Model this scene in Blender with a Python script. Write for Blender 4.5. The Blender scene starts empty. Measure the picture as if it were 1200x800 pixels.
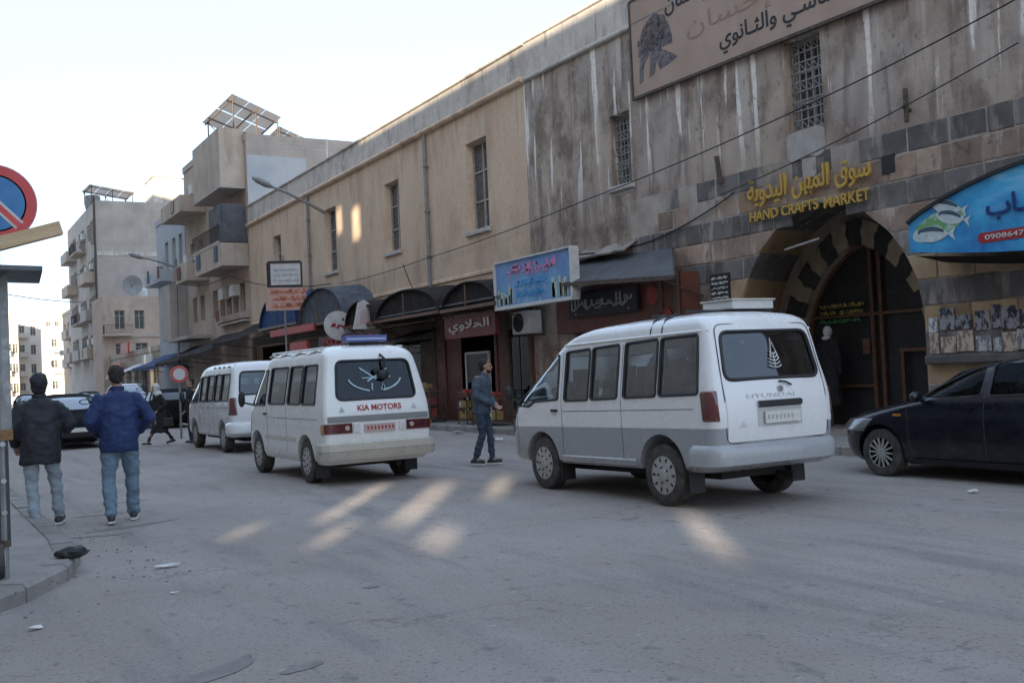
import bpy, bmesh, math, random
from mathutils import Vector, Matrix, noise
random.seed(7)
R = math.radians
SC = bpy.context.scene
COL = SC.collection

# ------------------------------------------------------------------ camera
cam = bpy.data.cameras.new("camera"); camo = bpy.data.objects.new("camera", cam); COL.objects.link(camo)
cam.lens = 36.0; cam.sensor_width = 36.0; cam.clip_end = 2000
YAW, PITCH, ROLL = R(30), math.atan(35/1200), 0.045
fw = Vector((math.sin(YAW)*math.cos(PITCH), math.cos(YAW)*math.cos(PITCH), math.sin(PITCH)))
rt = Vector((math.cos(YAW), -math.sin(YAW), 0)); up = rt.cross(fw)
cr = rt*math.cos(ROLL) - up*math.sin(ROLL); cu = rt*math.sin(ROLL) + up*math.cos(ROLL)
camo.matrix_world = Matrix(((cr.x, cu.x, -fw.x, 0), (cr.y, cu.y, -fw.y, 0), (cr.z, cu.z, -fw.z, 1.52), (0, 0, 0, 1)))
SC.camera = camo

# ------------------------------------------------------------------ sky, sun, exposure
SUN_EL = 8.5
SUN_H = (0.552, 0.834)                       # horizontal direction the sunlight travels
w = bpy.data.worlds.new("World"); SC.world = w; w.use_nodes = True
nt = w.node_tree; bg = nt.nodes["Background"]
sky = nt.nodes.new("ShaderNodeTexSky"); sky.sky_type = 'NISHITA'; sky.sun_disc = False
sky.sun_elevation = R(SUN_EL); sky.sun_rotation = math.atan2(-SUN_H[0], -SUN_H[1]) % (2*math.pi)
sky.air_density = 1.0; sky.dust_density = 1.0; sky.ozone_density = 1.0
veil = nt.nodes.new("ShaderNodeMix"); veil.data_type = 'RGBA'; veil.inputs[0].default_value = 0.8   # thin even high haze over the clear sky
nt.links.new(sky.outputs[0], veil.inputs[6]); veil.inputs[7].default_value = (1.60, 2.05, 2.78, 1); nt.links.new(veil.outputs[2], bg.inputs[0]); bg.inputs[1].default_value = 0.15
sun = bpy.data.lights.new("sun", 'SUN'); suno = bpy.data.objects.new("sun", sun); COL.objects.link(suno)
sun.energy = 4.3; sun.angle = R(0.5); sun.color = (1.0, 0.86, 0.66)
L = Vector((SUN_H[0]*math.cos(R(SUN_EL)), SUN_H[1]*math.cos(R(SUN_EL)), -math.sin(R(SUN_EL))))
suno.rotation_euler = L.to_track_quat('-Z', 'Y').to_euler()
SC.view_settings.view_transform = 'Standard'; SC.view_settings.look = 'None'
SC.view_settings.exposure = 1.92; SC.view_settings.gamma = 1.0
SC.cycles.max_bounces = 8; SC.cycles.transparent_max_bounces = 12
SC.cycles.use_denoising = True

# ------------------------------------------------------------------ materials
MATS = {}
def mat(name, c1, c2=None, scale=3.0, rough=0.85, metal=0.0, bump=0.0, bscale=60.0, stretch=(1, 1, 1), rnd=0.0,
        layers=(), coord='pos', coat=0.0, contrast=(0.35, 0.65), spec=0.5, emit=0.0, ramp_z=None, bricks=None):
    """layers: (colour, scale, stretch, lo, hi, strength[, zlo, zhi]) noise-masked stains."""
    if name in MATS: return MATS[name]
    m = bpy.data.materials.new(name); m.use_nodes = True; N = m.node_tree.nodes; K = m.node_tree.links
    b = N["Principled BSDF"]
    def new(t, **k):
        n = N.new(t)
        for a, v in k.items(): setattr(n, a, v)
        return n
    if coord == 'pos': src = new("ShaderNodeNewGeometry").outputs["Position"]
    else: src = new("ShaderNodeTexCoord").outputs["Object"]
    def noisen(sc, st, det=6, ro=0.6):
        mp = new("ShaderNodeMapping"); mp.inputs["Scale"].default_value = st; K.new(src, mp.inputs[0])
        n = new("ShaderNodeTexNoise"); n.inputs["Scale"].default_value = sc; n.inputs["Detail"].default_value = det
        n.inputs["Roughness"].default_value = ro; K.new(mp.outputs[0], n.inputs["Vector"]); return n.outputs["Fac"]
    def mapr(x, a, c, t0=0.0, t1=1.0):
        r = new("ShaderNodeMapRange"); K.new(x, r.inputs[0]); r.inputs[1].default_value = a; r.inputs[2].default_value = c
        r.inputs[3].default_value = t0; r.inputs[4].default_value = t1; return r.outputs[0]
    def mix(f, a, c):
        x = new("ShaderNodeMix", data_type='RGBA')
        if isinstance(f, float): x.inputs[0].default_value = f
        else: K.new(f, x.inputs[0])
        for i, v in ((6, a), (7, c)):
            if isinstance(v, tuple): x.inputs[i].default_value = (*v[:3], 1)
            else: K.new(v, x.inputs[i])
        return x.outputs[2]
    if c2 is None: col = None
    else: col = mix(mapr(noisen(scale, stretch), contrast[0], contrast[1]), c1, c2)
    z = None
    if ramp_z:
        sp = new("ShaderNodeSeparateXYZ"); K.new(src, sp.inputs[0]); z = sp.outputs[2]
        col = mix(mapr(z, ramp_z[0]-0.004, ramp_z[0]+0.004), ramp_z[1], col if col else c1)
    for ly in layers:
        lc, lsc, lst, lo, hi, stg = ly[:6]
        f = mapr(noisen(lsc, lst), lo, hi, 0.0, stg)
        if len(ly) > 6:
            if z is None:
                sp = new("ShaderNodeSeparateXYZ"); K.new(src, sp.inputs[0]); z = sp.outputs[2]
            mm = new("ShaderNodeMath", operation='MULTIPLY'); K.new(f, mm.inputs[0]); K.new(mapr(z, ly[6], ly[7]), mm.inputs[1]); f = mm.outputs[0]
        col = mix(f, col if col else c1, lc)
    if rnd:
        oi = new("ShaderNodeObjectInfo"); hs = new("ShaderNodeHueSaturation")
        K.new(mapr(oi.outputs["Random"], 0, 1, 1-rnd, 1+rnd), hs.inputs["Value"])
        if col: K.new(col, hs.inputs["Color"])
        else: hs.inputs["Color"].default_value = (*c1[:3], 1)
        col = hs.outputs[0]
    if col: K.new(col, b.inputs["Base Color"])
    else: b.inputs["Base Color"].default_value = (*c1[:3], 1)
    b.inputs["Roughness"].default_value = rough; b.inputs["Metallic"].default_value = metal
    b.inputs["Specular IOR Level"].default_value = spec; b.inputs["Coat Weight"].default_value = coat
    if rough > 0.2 and c2 is not None:
        K.new(mapr(noisen(scale*2.3, stretch), 0.3, 0.7, max(0.05, rough-0.12), min(1, rough+0.1)), b.inputs["Roughness"])
    if bump:
        bp = new("ShaderNodeBump"); bp.inputs["Strength"].default_value = bump; bp.inputs["Distance"].default_value = 0.02
        h = noisen(bscale, (1, 1, 1), 5, 0.65)
        K.new(h, bp.inputs["Height"]); K.new(bp.outputs[0], b.inputs["Normal"])
        if bricks:
            bt = new("ShaderNodeTexBrick"); mp = new("ShaderNodeMapping"); mp.inputs["Rotation"].default_value = bricks[3]
            K.new(src, mp.inputs[0]); K.new(mp.outputs[0], bt.inputs["Vector"]); bt.inputs["Scale"].default_value = 1
            bt.inputs["Brick Width"].default_value = bricks[0]; bt.inputs["Row Height"].default_value = bricks[1]; bt.inputs["Mortar Size"].default_value = bricks[2]
            b2 = new("ShaderNodeBump"); b2.inputs["Strength"].default_value = 0.5; b2.inputs["Distance"].default_value = 0.01; b2.invert = True
            K.new(bt.outputs["Fac"], b2.inputs["Height"]); K.new(bp.outputs[0], b2.inputs["Normal"]); K.new(b2.outputs[0], b.inputs["Normal"])
            c = mix(mapr(bt.outputs["Fac"], 0, 1, 0, 0.35), col, tuple(v*0.6 for v in c1)); K.new(c, b.inputs["Base Color"])
    if emit:
        b.inputs["Emission Color"].default_value = (*c1[:3], 1); b.inputs["Emission Strength"].default_value = emit
    MATS[name] = m; return m

def glass(name, tint=(0.35, 0.38, 0.38), refl=0.12, rough=0.03, ior=1.5):
    if name in MATS: return MATS[name]
    m = bpy.data.materials.new(name); m.use_nodes = True; N = m.node_tree.nodes; K = m.node_tree.links
    N.remove(N["Principled BSDF"]); out = N["Material Output"]
    t = N.new("ShaderNodeBsdfTransparent"); t.inputs[0].default_value = (*tint, 1)
    g = N.new("ShaderNodeBsdfGlossy"); g.inputs["Roughness"].default_value = rough; g.inputs[0].default_value = (0.9, 0.95, 1, 1)
    fr = N.new("ShaderNodeFresnel"); fr.inputs[0].default_value = ior
    ad = N.new("ShaderNodeMath"); ad.operation = 'ADD'; K.new(fr.outputs[0], ad.inputs[0]); ad.inputs[1].default_value = refl
    x = N.new("ShaderNodeMixShader"); K.new(ad.outputs[0], x.inputs[0]); K.new(t.outputs[0], x.inputs[1]); K.new(g.outputs[0], x.inputs[2])
    K.new(x.outputs[0], out.inputs[0]); MATS[name] = m; return m

# setting
m_asph = mat("asphalt", (0.30, 0.258, 0.228), (0.375, 0.327, 0.292), 0.3, 0.9, 0, 0.8, 70, layers=(
    ((0.38, 0.355, 0.335), 0.8, (1, 0.45, 1), 0.5, 0.66, 0.55), ((0.17, 0.162, 0.16), 1.3, (1.5, 0.22, 1), 0.52, 0.68, 0.5),
    ((0.15, 0.143, 0.14), 5.5, (1, 0.7, 1), 0.6, 0.68, 0.6), ((0.12, 0.114, 0.11), 30, (1, 1, 1), 0.56, 0.66, 0.7),
    ((0.44, 0.42, 0.40), 48, (1, 1, 1), 0.58, 0.66, 0.6), ((0.42, 0.40, 0.375), 7, (1, 1, 1), 0.64, 0.68, 0.5)), spec=0.3)
def add_cracks(m):
    N = m.node_tree.nodes; K = m.node_tree.links; b = N["Principled BSDF"]; src = b.inputs["Base Color"].links[0].from_socket
    g = N.new("ShaderNodeNewGeometry"); n = N.new("ShaderNodeTexNoise"); n.inputs["Scale"].default_value = 1.3; n.inputs["Detail"].default_value = 6; K.new(g.outputs["Position"], n.inputs["Vector"])
    v1 = N.new("ShaderNodeVectorMath"); v1.operation = 'SCALE'; K.new(n.outputs["Color"], v1.inputs[0]); v1.inputs["Scale"].default_value = 1.1
    v2 = N.new("ShaderNodeVectorMath"); K.new(g.outputs["Position"], v2.inputs[0]); K.new(v1.outputs[0], v2.inputs[1])
    vo = N.new("ShaderNodeTexVoronoi"); vo.feature = 'DISTANCE_TO_EDGE'; vo.inputs["Scale"].default_value = 0.42; K.new(v2.outputs[0], vo.inputs["Vector"])
    r = N.new("ShaderNodeMapRange"); K.new(vo.outputs["Distance"], r.inputs[0]); r.inputs[1].default_value = 0.0; r.inputs[2].default_value = 0.009; r.inputs[3].default_value = 1; r.inputs[4].default_value = 0
    n2 = N.new("ShaderNodeTexNoise"); n2.inputs["Scale"].default_value = 0.5; K.new(g.outputs["Position"], n2.inputs["Vector"]); r2 = N.new("ShaderNodeMapRange"); K.new(n2.outputs["Fac"], r2.inputs[0]); r2.inputs[1].default_value = .47; r2.inputs[2].default_value = .6; r2.inputs[4].default_value = .42
    mm = N.new("ShaderNodeMath"); mm.operation = 'MULTIPLY'; K.new(r.outputs[0], mm.inputs[0]); K.new(r2.outputs[0], mm.inputs[1])
    x = N.new("ShaderNodeMix"); x.data_type = 'RGBA'; K.new(mm.outputs[0], x.inputs[0]); K.new(src, x.inputs[6]); x.inputs[7].default_value = (.09, .085, .08, 1); K.new(x.outputs[2], b.inputs["Base Color"])
add_cracks(m_asph)
m_ground = mat("dusty_ground", (0.2, 0.19, 0.175), (0.26, 0.245, 0.22), 0.2, 0.95, bump=0.3)
m_pave = mat("pavement_concrete", (0.24, 0.222, 0.2), (0.32, 0.295, 0.265), 2.5, 0.9, bump=0.5, bscale=40,
             layers=(((0.1, 0.095, 0.09), 5, (1, 1, 1), 0.55, 0.72, 0.6),))
m_kerb = mat("kerb_concrete", (0.19, 0.175, 0.16), (0.29, 0.265, 0.24), 4, 0.9, bump=0.6, bscale=30, rnd=0.12,
             layers=(((0.1, 0.095, 0.09), 8, (1, 1, 1), 0.55, 0.7, 0.6),))
m_beige = mat("beige_ashlar", (0.68, 0.49, 0.34), (0.78, 0.585, 0.425), 0.7, 0.9, bump=0.25, bscale=30, layers=(
    ((0.36, 0.25, 0.18), 1.1, (1, 1, 0.45), 0.5, 0.68, 0.65), ((0.5, 0.36, 0.26), 7, (1, 1, 1), 0.5, 0.65, 0.5), ((0.76, 0.64, 0.5), 1.6, (1, 1.2, 0.3), 0.54, 0.68, 0.6),
    ((0.2, 0.155, 0.13), 0.9, (1, 0.6, 0.5), 0.46, 0.66, 0.8, 5.9, 3.6), ((0.24, 0.18, 0.14), 1.8, (1, 1.6, 0.15), 0.55, 0.66, 0.6, 7.2, 9.0)), bricks=(0.9, 0.42, 0.008, (R(90), 0, R(90))))
m_parapet = mat("pale_parapet", (0.60, 0.55, 0.49), (0.47, 0.42, 0.37), 1.2, 0.9, bump=0.3, bscale=20, layers=(
    ((0.26, 0.22, 0.19), 1.6, (1, 1, 0.4), 0.52, 0.68, 0.65), ((0.2, 0.17, 0.15), 4, (1, 1.3, 0.2), 0.56, 0.68, 0.6), ((0.7, 0.66, 0.6), 5, (1, 1, 1), 0.56, 0.68, 0.5)))
m_grey = mat("stained_plaster", (0.46, 0.37, 0.30), (0.31, 0.245, 0.20), 0.6, 0.92, bump=0.6, bscale=16, layers=(
    ((0.16, 0.115, 0.09), 1.1, (1, 1, 0.7), 0.46, 0.60, 0.85), ((0.46, 0.41, 0.37), 0.55, (1, 1, 0.6), 0.46, 0.62, 0.8, 5.0, 6.6),
    ((0.16, 0.12, 0.10), 2.2, (1, 1.6, 0.22), 0.52, 0.66, 0.7), ((0.60, 0.55, 0.50), 1.3, (1, 1.7, 0.16), 0.54, 0.63, 0.7, 5.0, 7.5),
    ((0.82, 0.77, 0.70), 2.3, (1, 1.8, 0.13), 0.575, 0.62, 0.9, 4.9, 6.4), ((0.42, 0.33, 0.26), 6, (1, 1, 1), 0.56, 0.68, 0.6),
    ((0.10, 0.078, 0.066), 9, (1, 1, 0.7), 0.6, 0.7, 0.6)))
m_sheet = mat('dusty_pale_sheet', (0.36, 0.32, 0.28), (0.22, 0.19, 0.165), 3, 0.8, bump=0.4)
m_patch = mat('pale_patch_plaster', (0.44, 0.41, 0.385), (0.34, 0.30, 0.27), 3, 0.9, bump=0.4, bscale=25, layers=(((0.16, 0.12, 0.1), 4, (1, 1, 0.4), 0.56, 0.7, 0.8),))
m_mortar = mat("pale_mortar", (0.46, 0.40, 0.35), (0.30, 0.25, 0.21), 1.6, 0.95, bump=0.4, bscale=25, layers=(
    ((0.12, 0.095, 0.08), 1.8, (1, 1, 0.6), 0.5, 0.7, 0.8),))
m_basalt = mat("dark_basalt", (0.105, 0.10, 0.098), (0.17, 0.155, 0.145), 2.5, 0.85, bump=0.6, bscale=30, rnd=0.3, layers=(
    ((0.36, 0.31, 0.27), 2.6, (1, 1.5, 0.4), 0.52, 0.66, 0.75),))
m_brownst = mat("brown_limestone", (0.27, 0.185, 0.135), (0.36, 0.265, 0.20), 2.0, 0.88, bump=0.6, bscale=30, rnd=0.28, layers=(
    ((0.12, 0.095, 0.08), 2.0, (1, 1, 0.8), 0.5, 0.72, 0.75), ((0.48, 0.42, 0.36), 3.0, (1, 1.5, 0.4), 0.55, 0.68, 0.75), ((0.09, 0.075, 0.065), 5, (1, 1, 1), 0.58, 0.7, 0.7)))
m_ochrest = mat("ochre_limestone", (0.40, 0.285, 0.17), (0.31, 0.205, 0.12), 2.0, 0.88, bump=0.6, bscale=30, rnd=0.22, layers=(
    ((0.13, 0.1, 0.085), 2.4, (1, 1, 0.8), 0.56, 0.74, 0.7),))
m_creamst = mat("cream_voussoir", (0.42, 0.34, 0.235), (0.30, 0.24, 0.165), 4, 0.88, bump=0.4, rnd=0.15)
m_blackst = mat("black_voussoir", (0.035, 0.035, 0.034), (0.06, 0.058, 0.052), 4, 0.85, bump=0.4, rnd=0.2)
m_conc = mat("grey_render", (0.45, 0.40, 0.355), (0.35, 0.31, 0.275), 0.6, 0.9, bump=0.2, layers=(
    ((0.3, 0.27, 0.25), 1.2, (1, 1, 0.2), 0.56, 0.76, 0.5),))
m_conc2 = mat("weathered_cream_render", (0.50, 0.42, 0.34), (0.40, 0.325, 0.26), 0.8, 0.9, bump=0.3, layers=(
    ((0.22, 0.18, 0.15), 1.4, (1, 1, 0.3), 0.54, 0.74, 0.65),))
m_conc3 = mat("pinkish_render", (0.50, 0.38, 0.30), (0.40, 0.30, 0.24), 0.8, 0.9, bump=0.3, layers=(
    ((0.2, 0.16, 0.14), 1.2, (1, 1, 0.3), 0.55, 0.74, 0.6),))
m_block = mat("grey_blockwork", (0.40, 0.36, 0.32), (0.33, 0.30, 0.275), 0.9, 0.92, bump=0.5, bscale=20,
              bricks=(0.4, 0.2, 0.012, (R(90), 0, 0)), layers=(((0.24, 0.21, 0.19), 1.5, (1, 1, 0.5), 0.55, 0.75, 0.5),))
m_bluewall = mat("faded_blue_wall", (0.36, 0.39, 0.42), (0.45, 0.46, 0.47), 0.8, 0.9, bump=0.2)
m_far = mat("far_cream_render", (0.55, 0.50, 0.44), (0.45, 0.41, 0.37), 0.3, 0.9, rnd=0.15)
m_winframe = mat("weathered_window_wood", (0.42, 0.39, 0.35), (0.30, 0.27, 0.24), 6, 0.7, bump=0.3)
m_winglass = mat("dusty_window_pane", (0.05, 0.055, 0.06), (0.11, 0.11, 0.105), 5, 0.25, spec=0.6)
m_sill = mat("pale_stone_sill", (0.50, 0.47, 0.43), (0.4, 0.37, 0.33), 4, 0.85, bump=0.2)
m_iron = mat("rusty_iron", (0.06, 0.05, 0.045), (0.14, 0.1, 0.075), 12, 0.7, 0.4, 0.3)
m_palebar = mat("pale_window_grille", (0.34, 0.335, 0.32), (0.24, 0.23, 0.21), 9, 0.6, 0.3)
m_gateframe = mat("brown_gate_steel", (0.17, 0.085, 0.05), (0.11, 0.06, 0.04), 8, 0.5, 0.2, 0.1)
m_gatemesh = mat("dark_gate_sheet", (0.018, 0.017, 0.018), (0.03, 0.028, 0.028), 3, 0.55)
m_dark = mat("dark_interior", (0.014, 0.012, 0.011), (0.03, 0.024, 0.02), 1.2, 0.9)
m_shopred = mat("red_brown_shop_panel", (0.15, 0.05, 0.035), (0.10, 0.035, 0.028), 2, 0.55)
m_shopbrown = mat("brown_shop_panel", (0.13, 0.08, 0.055), (0.075, 0.05, 0.038), 3, 0.7)
m_tin = mat("dull_tin_sheet", (0.085, 0.09, 0.10), (0.13, 0.135, 0.145), 3, 0.5, 0.3, 0.15, 12)
m_canvas = mat("dark_awning_canvas", (0.022, 0.02, 0.021), (0.045, 0.038, 0.036), 3, 0.8, bump=0.4, bscale=9, spec=0.1)
m_bluecanvas = mat("blue_awning_canvas", (0.03, 0.06, 0.16), (0.045, 0.085, 0.2), 3, 0.7, bump=0.3, bscale=9, spec=0.1)
m_greycanvas = mat("grey_blue_awning_canvas", (0.07, 0.08, 0.10), (0.12, 0.13, 0.15), 3, 0.7, bump=0.3, bscale=9, spec=0.1)
m_white = mat("off_white_paint", (0.62, 0.61, 0.59), (0.5, 0.49, 0.47), 5, 0.6)
m_black = mat("matt_black", (0.02, 0.02, 0.021), None, rough=0.6)
m_metal = mat("galvanised_metal", (0.34, 0.35, 0.36), (0.26, 0.265, 0.27), 5, 0.45, 0.6)
m_pole = mat("grey_pole_paint", (0.2, 0.2, 0.2), (0.28, 0.275, 0.27), 6, 0.6, 0.3)
m_wood = mat("pale_raw_wood", (0.62, 0.45, 0.28), (0.52, 0.36, 0.2), 3, 0.8, stretch=(1, 8, 8), bump=0.3, coord='obj')
m_gold = mat("gold_lettering", (0.66, 0.43, 0.10), (0.52, 0.33, 0.08), 12, 0.4, 0.25)
m_cable = mat("black_cable", (0.02, 0.02, 0.02), None, rough=0.7)
m_tar = mat("dark_tar_stain", (0.17, 0.15, 0.137), (0.23, 0.205, 0.185), 8, 0.8, bump=0.4)
m_paper = mat("crumpled_white_litter", (0.68, 0.67, 0.65), (0.55, 0.54, 0.52), 20, 0.8)
# vehicles
def paint(name, c, low=None, zl=0.8, dirt=(0.30, 0.26, 0.21), dk=0.5):
    return mat(name, c, tuple(v*0.97 for v in c), 2, 0.28, 0.0, coord='obj', coat=0.5,
               ramp_z=(zl, low) if low else None, layers=((dirt, 2.0, (1, .6, 1.5), 0.3, 0.8, dk*.7, 0.75, 0.25), (dirt, 30, (1, 1, 0.25), 0.55, 0.75, 0.14, 1.3, 0.3)))
m_vwhite_silver = paint("white_over_silver_paint", (0.79, 0.785, 0.775), (0.33, 0.342, 0.36), 0.80)
m_vwhite = paint("white_van_paint", (0.79, 0.785, 0.76), dk=0.7)
m_vwhite3 = paint("plain_white_van_paint", (0.79, 0.785, 0.78))
m_vsilver = paint("silver_bumper_paint", (0.38, 0.39, 0.405))
m_vcream = paint("yellowed_white_bumper_paint", (0.55, 0.52, 0.44), dk=0.7)
m_navy = mat("navy_car_paint", (0.005, 0.0065, 0.013), (0.008, 0.01, 0.018), 2, 0.3, 0.2, coord='obj', coat=0.35, layers=(
    ((0.11, 0.095, 0.08), 3, (1, 1, 2), 0.45, 0.8, 0.7, 0.7, 0.15),))
m_greycar = mat("grey_green_car_paint", (0.19, 0.2, 0.19), (0.15, 0.16, 0.155), 2, 0.3, 0.3, coord='obj', coat=0.6)
m_blackcar = mat("black_car_paint", (0.008, 0.009, 0.012), (0.014, 0.014, 0.016), 2, 0.85, 0.0, coord='obj', coat=0.0, spec=0.05)
m_tyre = mat("dusty_tyre_rubber", (0.03, 0.029, 0.028), (0.085, 0.078, 0.07), 9, 0.9, bump=0.3, coord='obj')
m_rim = mat("silver_wheel_cover", (0.46, 0.455, 0.445), (0.34, 0.33, 0.31), 6, 0.45, 0.2, coord='obj')
m_rimdark = mat("dark_wheel_well", (0.015, 0.015, 0.015), None, rough=0.8)
m_trim = mat("black_rubber_trim", (0.018, 0.018, 0.019), None, rough=0.55)
m_seam = mat("panel_gap_dark", (0.06, 0.06, 0.062), None, rough=0.9)
m_seat = mat("grey_seat_fabric", (0.12, 0.115, 0.11), (0.17, 0.165, 0.155), 8, 0.9, coord='obj')
m_lining = mat("cabin_lining", (0.22, 0.215, 0.2), None, rough=0.9)
m_tail = mat("red_tail_lens", (0.13, 0.008, 0.012), (0.06, 0.006, 0.008), 10, 0.15, spec=0.8, coat=1.0)
m_tailw = mat("pale_tail_lens", (0.45, 0.36, 0.33), None, rough=0.2, coat=1.0)
m_amber = mat("amber_lens", (0.55, 0.2, 0.03), None, rough=0.2, coat=1)
m_headl = mat("clear_headlamp", (0.13, 0.14, 0.15), None, rough=0.15, metal=0.3, coat=1)
m_redtext = mat("red_lettering", (0.35, 0.025, 0.03), None, rough=0.5)
m_plate = mat("white_number_plate", (0.7, 0.69, 0.62), (0.6, 0.59, 0.53), 30, 0.5)
m_plate2 = mat("faded_pink_number_plate", (0.5, 0.36, 0.34), None, rough=0.5)
g_clear = glass("tinted_van_glass", (0.66, 0.68, 0.67), 0.2)
g_dark = glass("dark_rear_glass", (0.3, 0.33, 0.35), 0.05)
g_teal = glass("teal_tinted_glass", (0.04, 0.15, 0.22), 0.0)

# ------------------------------------------------------------------ mesh helpers
class MB:
    def __init__(s): s.v = []; s.f = []; s.m = []; s.cur = 0
    def add(s, vs, fs):
        n = len(s.v); s.v += [tuple(v) for v in vs]
        for f in fs: s.f.append([i+n for i in f]); s.m.append(s.cur)
        return s
    def box(s, x0, x1, y0, y1, z0, z1):
        return s.add([(x0, y0, z0), (x1, y0, z0), (x1, y1, z0), (x0, y1, z0), (x0, y0, z1), (x1, y0, z1), (x1, y1, z1), (x0, y1, z1)],
                     [(0, 3, 2, 1), (4, 5, 6, 7), (0, 1, 5, 4), (1, 2, 6, 5), (2, 3, 7, 6), (3, 0, 4, 7)])
    def cbox(s, x0, x1, y0, y1, z0, z1, c=0.01):
        """box with its -X face chamfered: a block seen from the street"""
        xi = x0+c
        vs = [(xi, y0, z0), (xi, y1, z0), (xi, y1, z1), (xi, y0, z1), (x0, y0+c, z0+c), (x0, y1-c, z0+c), (x0, y1-c, z1-c), (x0, y0+c, z1-c),
              (x1, y0, z0), (x1, y1, z0), (x1, y1, z1), (x1, y0, z1)]
        return s.add(vs, [(4, 7, 6, 5), (0, 4, 5, 1), (1, 5, 6, 2), (2, 6, 7, 3), (3, 7, 4, 0), (8, 0, 1, 9), (9, 1, 2, 10), (10, 2, 3, 11), (11, 3, 0, 8)])
    def bar(s, a, b, w, h=None, upv=(0, 0, 1)):
        a, b = Vector(a), Vector(b); h = h or w; d = (b-a).normalized(); u = Vector(upv)
        if abs(d.dot(u)) > 0.98: u = Vector((1, 0, 0))
        r = d.cross(u).normalized(); u = r.cross(d)
        vs = []
        for p in (a, b):
            for i, j in ((-1, -1), (1, -1), (1, 1), (-1, 1)): vs.append(p + r*i*w/2 + u*j*h/2)
        return s.add(vs, [(3, 2, 1, 0), (4, 5, 6, 7), (0, 1, 5, 4), (1, 2, 6, 5), (2, 3, 7, 6), (3, 0, 4, 7)])
    def tube(s, pts, r, n=8, caps=True):
        pts = [Vector(p) for p in pts]; rr = r if isinstance(r, (list, tuple)) else [r]*len(pts)
        rings = []; pr = None
        for i, p in enumerate(pts):
            d = (pts[min(i+1, len(pts)-1)] - pts[max(i-1, 0)]).normalized()
            if pr is None: a = d.orthogonal().normalized()
            else:
                a = pr - d*pr.dot(d)
                a = a.normalized() if a.length > 1e-6 else d.orthogonal().normalized()
            pr = a; b = d.cross(a)
            rings.append([p + (a*math.cos(t)+b*math.sin(t))*rr[i] for t in [2*math.pi*k/n for k in range(n)]])
        return s.loft(rings, caps)
    def loft(s, rings, caps=True, closed=True):
        n = len(rings[0]); vs = [q for r in rings for q in r]; fs = []
        for i in range(len(rings)-1):
            for k in range(n if closed else n-1):
                k2 = (k+1) % n
                fs.append((i*n+k, i*n+k2, (i+1)*n+k2, (i+1)*n+k))
        if caps and closed:
            fs.append(tuple(range(n-1, -1, -1))); fs.append(tuple((len(rings)-1)*n+k for k in range(n)))
        return s.add(vs, fs)
    def lathe(s, prof, c=(0, 0, 0), axis='z', n=24, caps=True):
        rings = []
        for r, h in prof:
            ring = []
            for k in range(n):
                t = 2*math.pi*k/n
                p = (r*math.cos(t), r*math.sin(t), h)
                if axis == 'x': p = (h, r*math.cos(t), r*math.sin(t))
                if axis == 'y': p = (r*math.sin(t), h, r*math.cos(t))
                ring.append((p[0]+c[0], p[1]+c[1], p[2]+c[2]))
            rings.append(ring)
        return s.loft(rings, caps)
    def poly(s, pts, d):
        """flat polygon (list of 3D points) extruded by vector d"""
        n = len(pts); a = [Vector(p) for p in pts]; b = [p+Vector(d) for p in a]
        return s.add(a+b, [tuple(range(n)), tuple(range(2*n-1, n-1, -1))] + [(i, i+n, (i+1) % n+n, (i+1) % n) for i in range(n)])
    def ell(s, c, rx, ry, rz, n=14, m=9):
        rings = []
        for j in range(1, m):
            ph = math.pi*j/m - math.pi/2
            rings.append([(c[0]+rx*math.cos(ph)*math.cos(2*math.pi*k/n), c[1]+ry*math.cos(ph)*math.sin(2*math.pi*k/n), c[2]+rz*math.sin(ph)) for k in range(n)])
        return s.loft(rings)
    def grid(s, rows):
        n = len(rows[0]); vs = [q for r in rows for q in r]
        return s.add(vs, [(i*n+k, i*n+k+1, (i+1)*n+k+1, (i+1)*n+k) for i in range(len(rows)-1) for k in range(n-1)])

def obj(name, mb, mats, parent=None, smooth=False, angle=35, fn=None, recalc=True, loc=None):
    me = bpy.data.meshes.new(name)
    vs = [fn(*v) for v in mb.v] if fn else mb.v
    me.from_pydata(vs, [], mb.f)
    if not isinstance(mats, (list, tuple)): mats = [mats]
    for m in mats: me.materials.append(m)
    if len(mats) > 1: me.polygons.foreach_set("material_index", mb.m)
    if recalc:
        bm = bmesh.new(); bm.from_mesh(me); bmesh.ops.recalc_face_normals(bm, faces=bm.faces); bm.to_mesh(me); bm.free()
    if smooth:
        me.polygons.foreach_set("use_smooth", [True]*len(me.polygons)); me.set_sharp_from_angle(angle=R(angle))
    o = bpy.data.objects.new(name, me); COL.objects.link(o)
    if parent: o.parent = parent
    if loc: o.location = loc
    if name.endswith('lettering') or name.startswith('printed_bottles') or name == 'plate_digits': o['kind'] = 'stuff'
    return o
def tag(o, label, cat, group=None):
    o['label'] = label; o['category'] = cat
    if group: o['group'] = group
    return o
def kind(o, k): o['kind'] = k; return o
def thing(name, label, cat, loc=(0, 0, 0), rz=0.0, group=None):
    o = bpy.data.objects.new(name, None); COL.objects.link(o); o.location = loc; o.rotation_euler = (0, 0, rz); o.empty_display_size = 0.1
    return tag(o, label, cat, group)
def dup(root, loc, rz=0.0, label=None, group=None):
    r = root.copy(); COL.objects.link(r); r.location = loc; r.rotation_euler = (0, 0, rz)
    if label: r['label'] = label
    if group: r['group'] = group; root['group'] = group
    for ch in list(root.children):
        c = ch.copy(); COL.objects.link(c); c.parent = r
        for g in list(ch.children):
            d = g.copy(); COL.objects.link(d); d.parent = c
    return r

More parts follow.
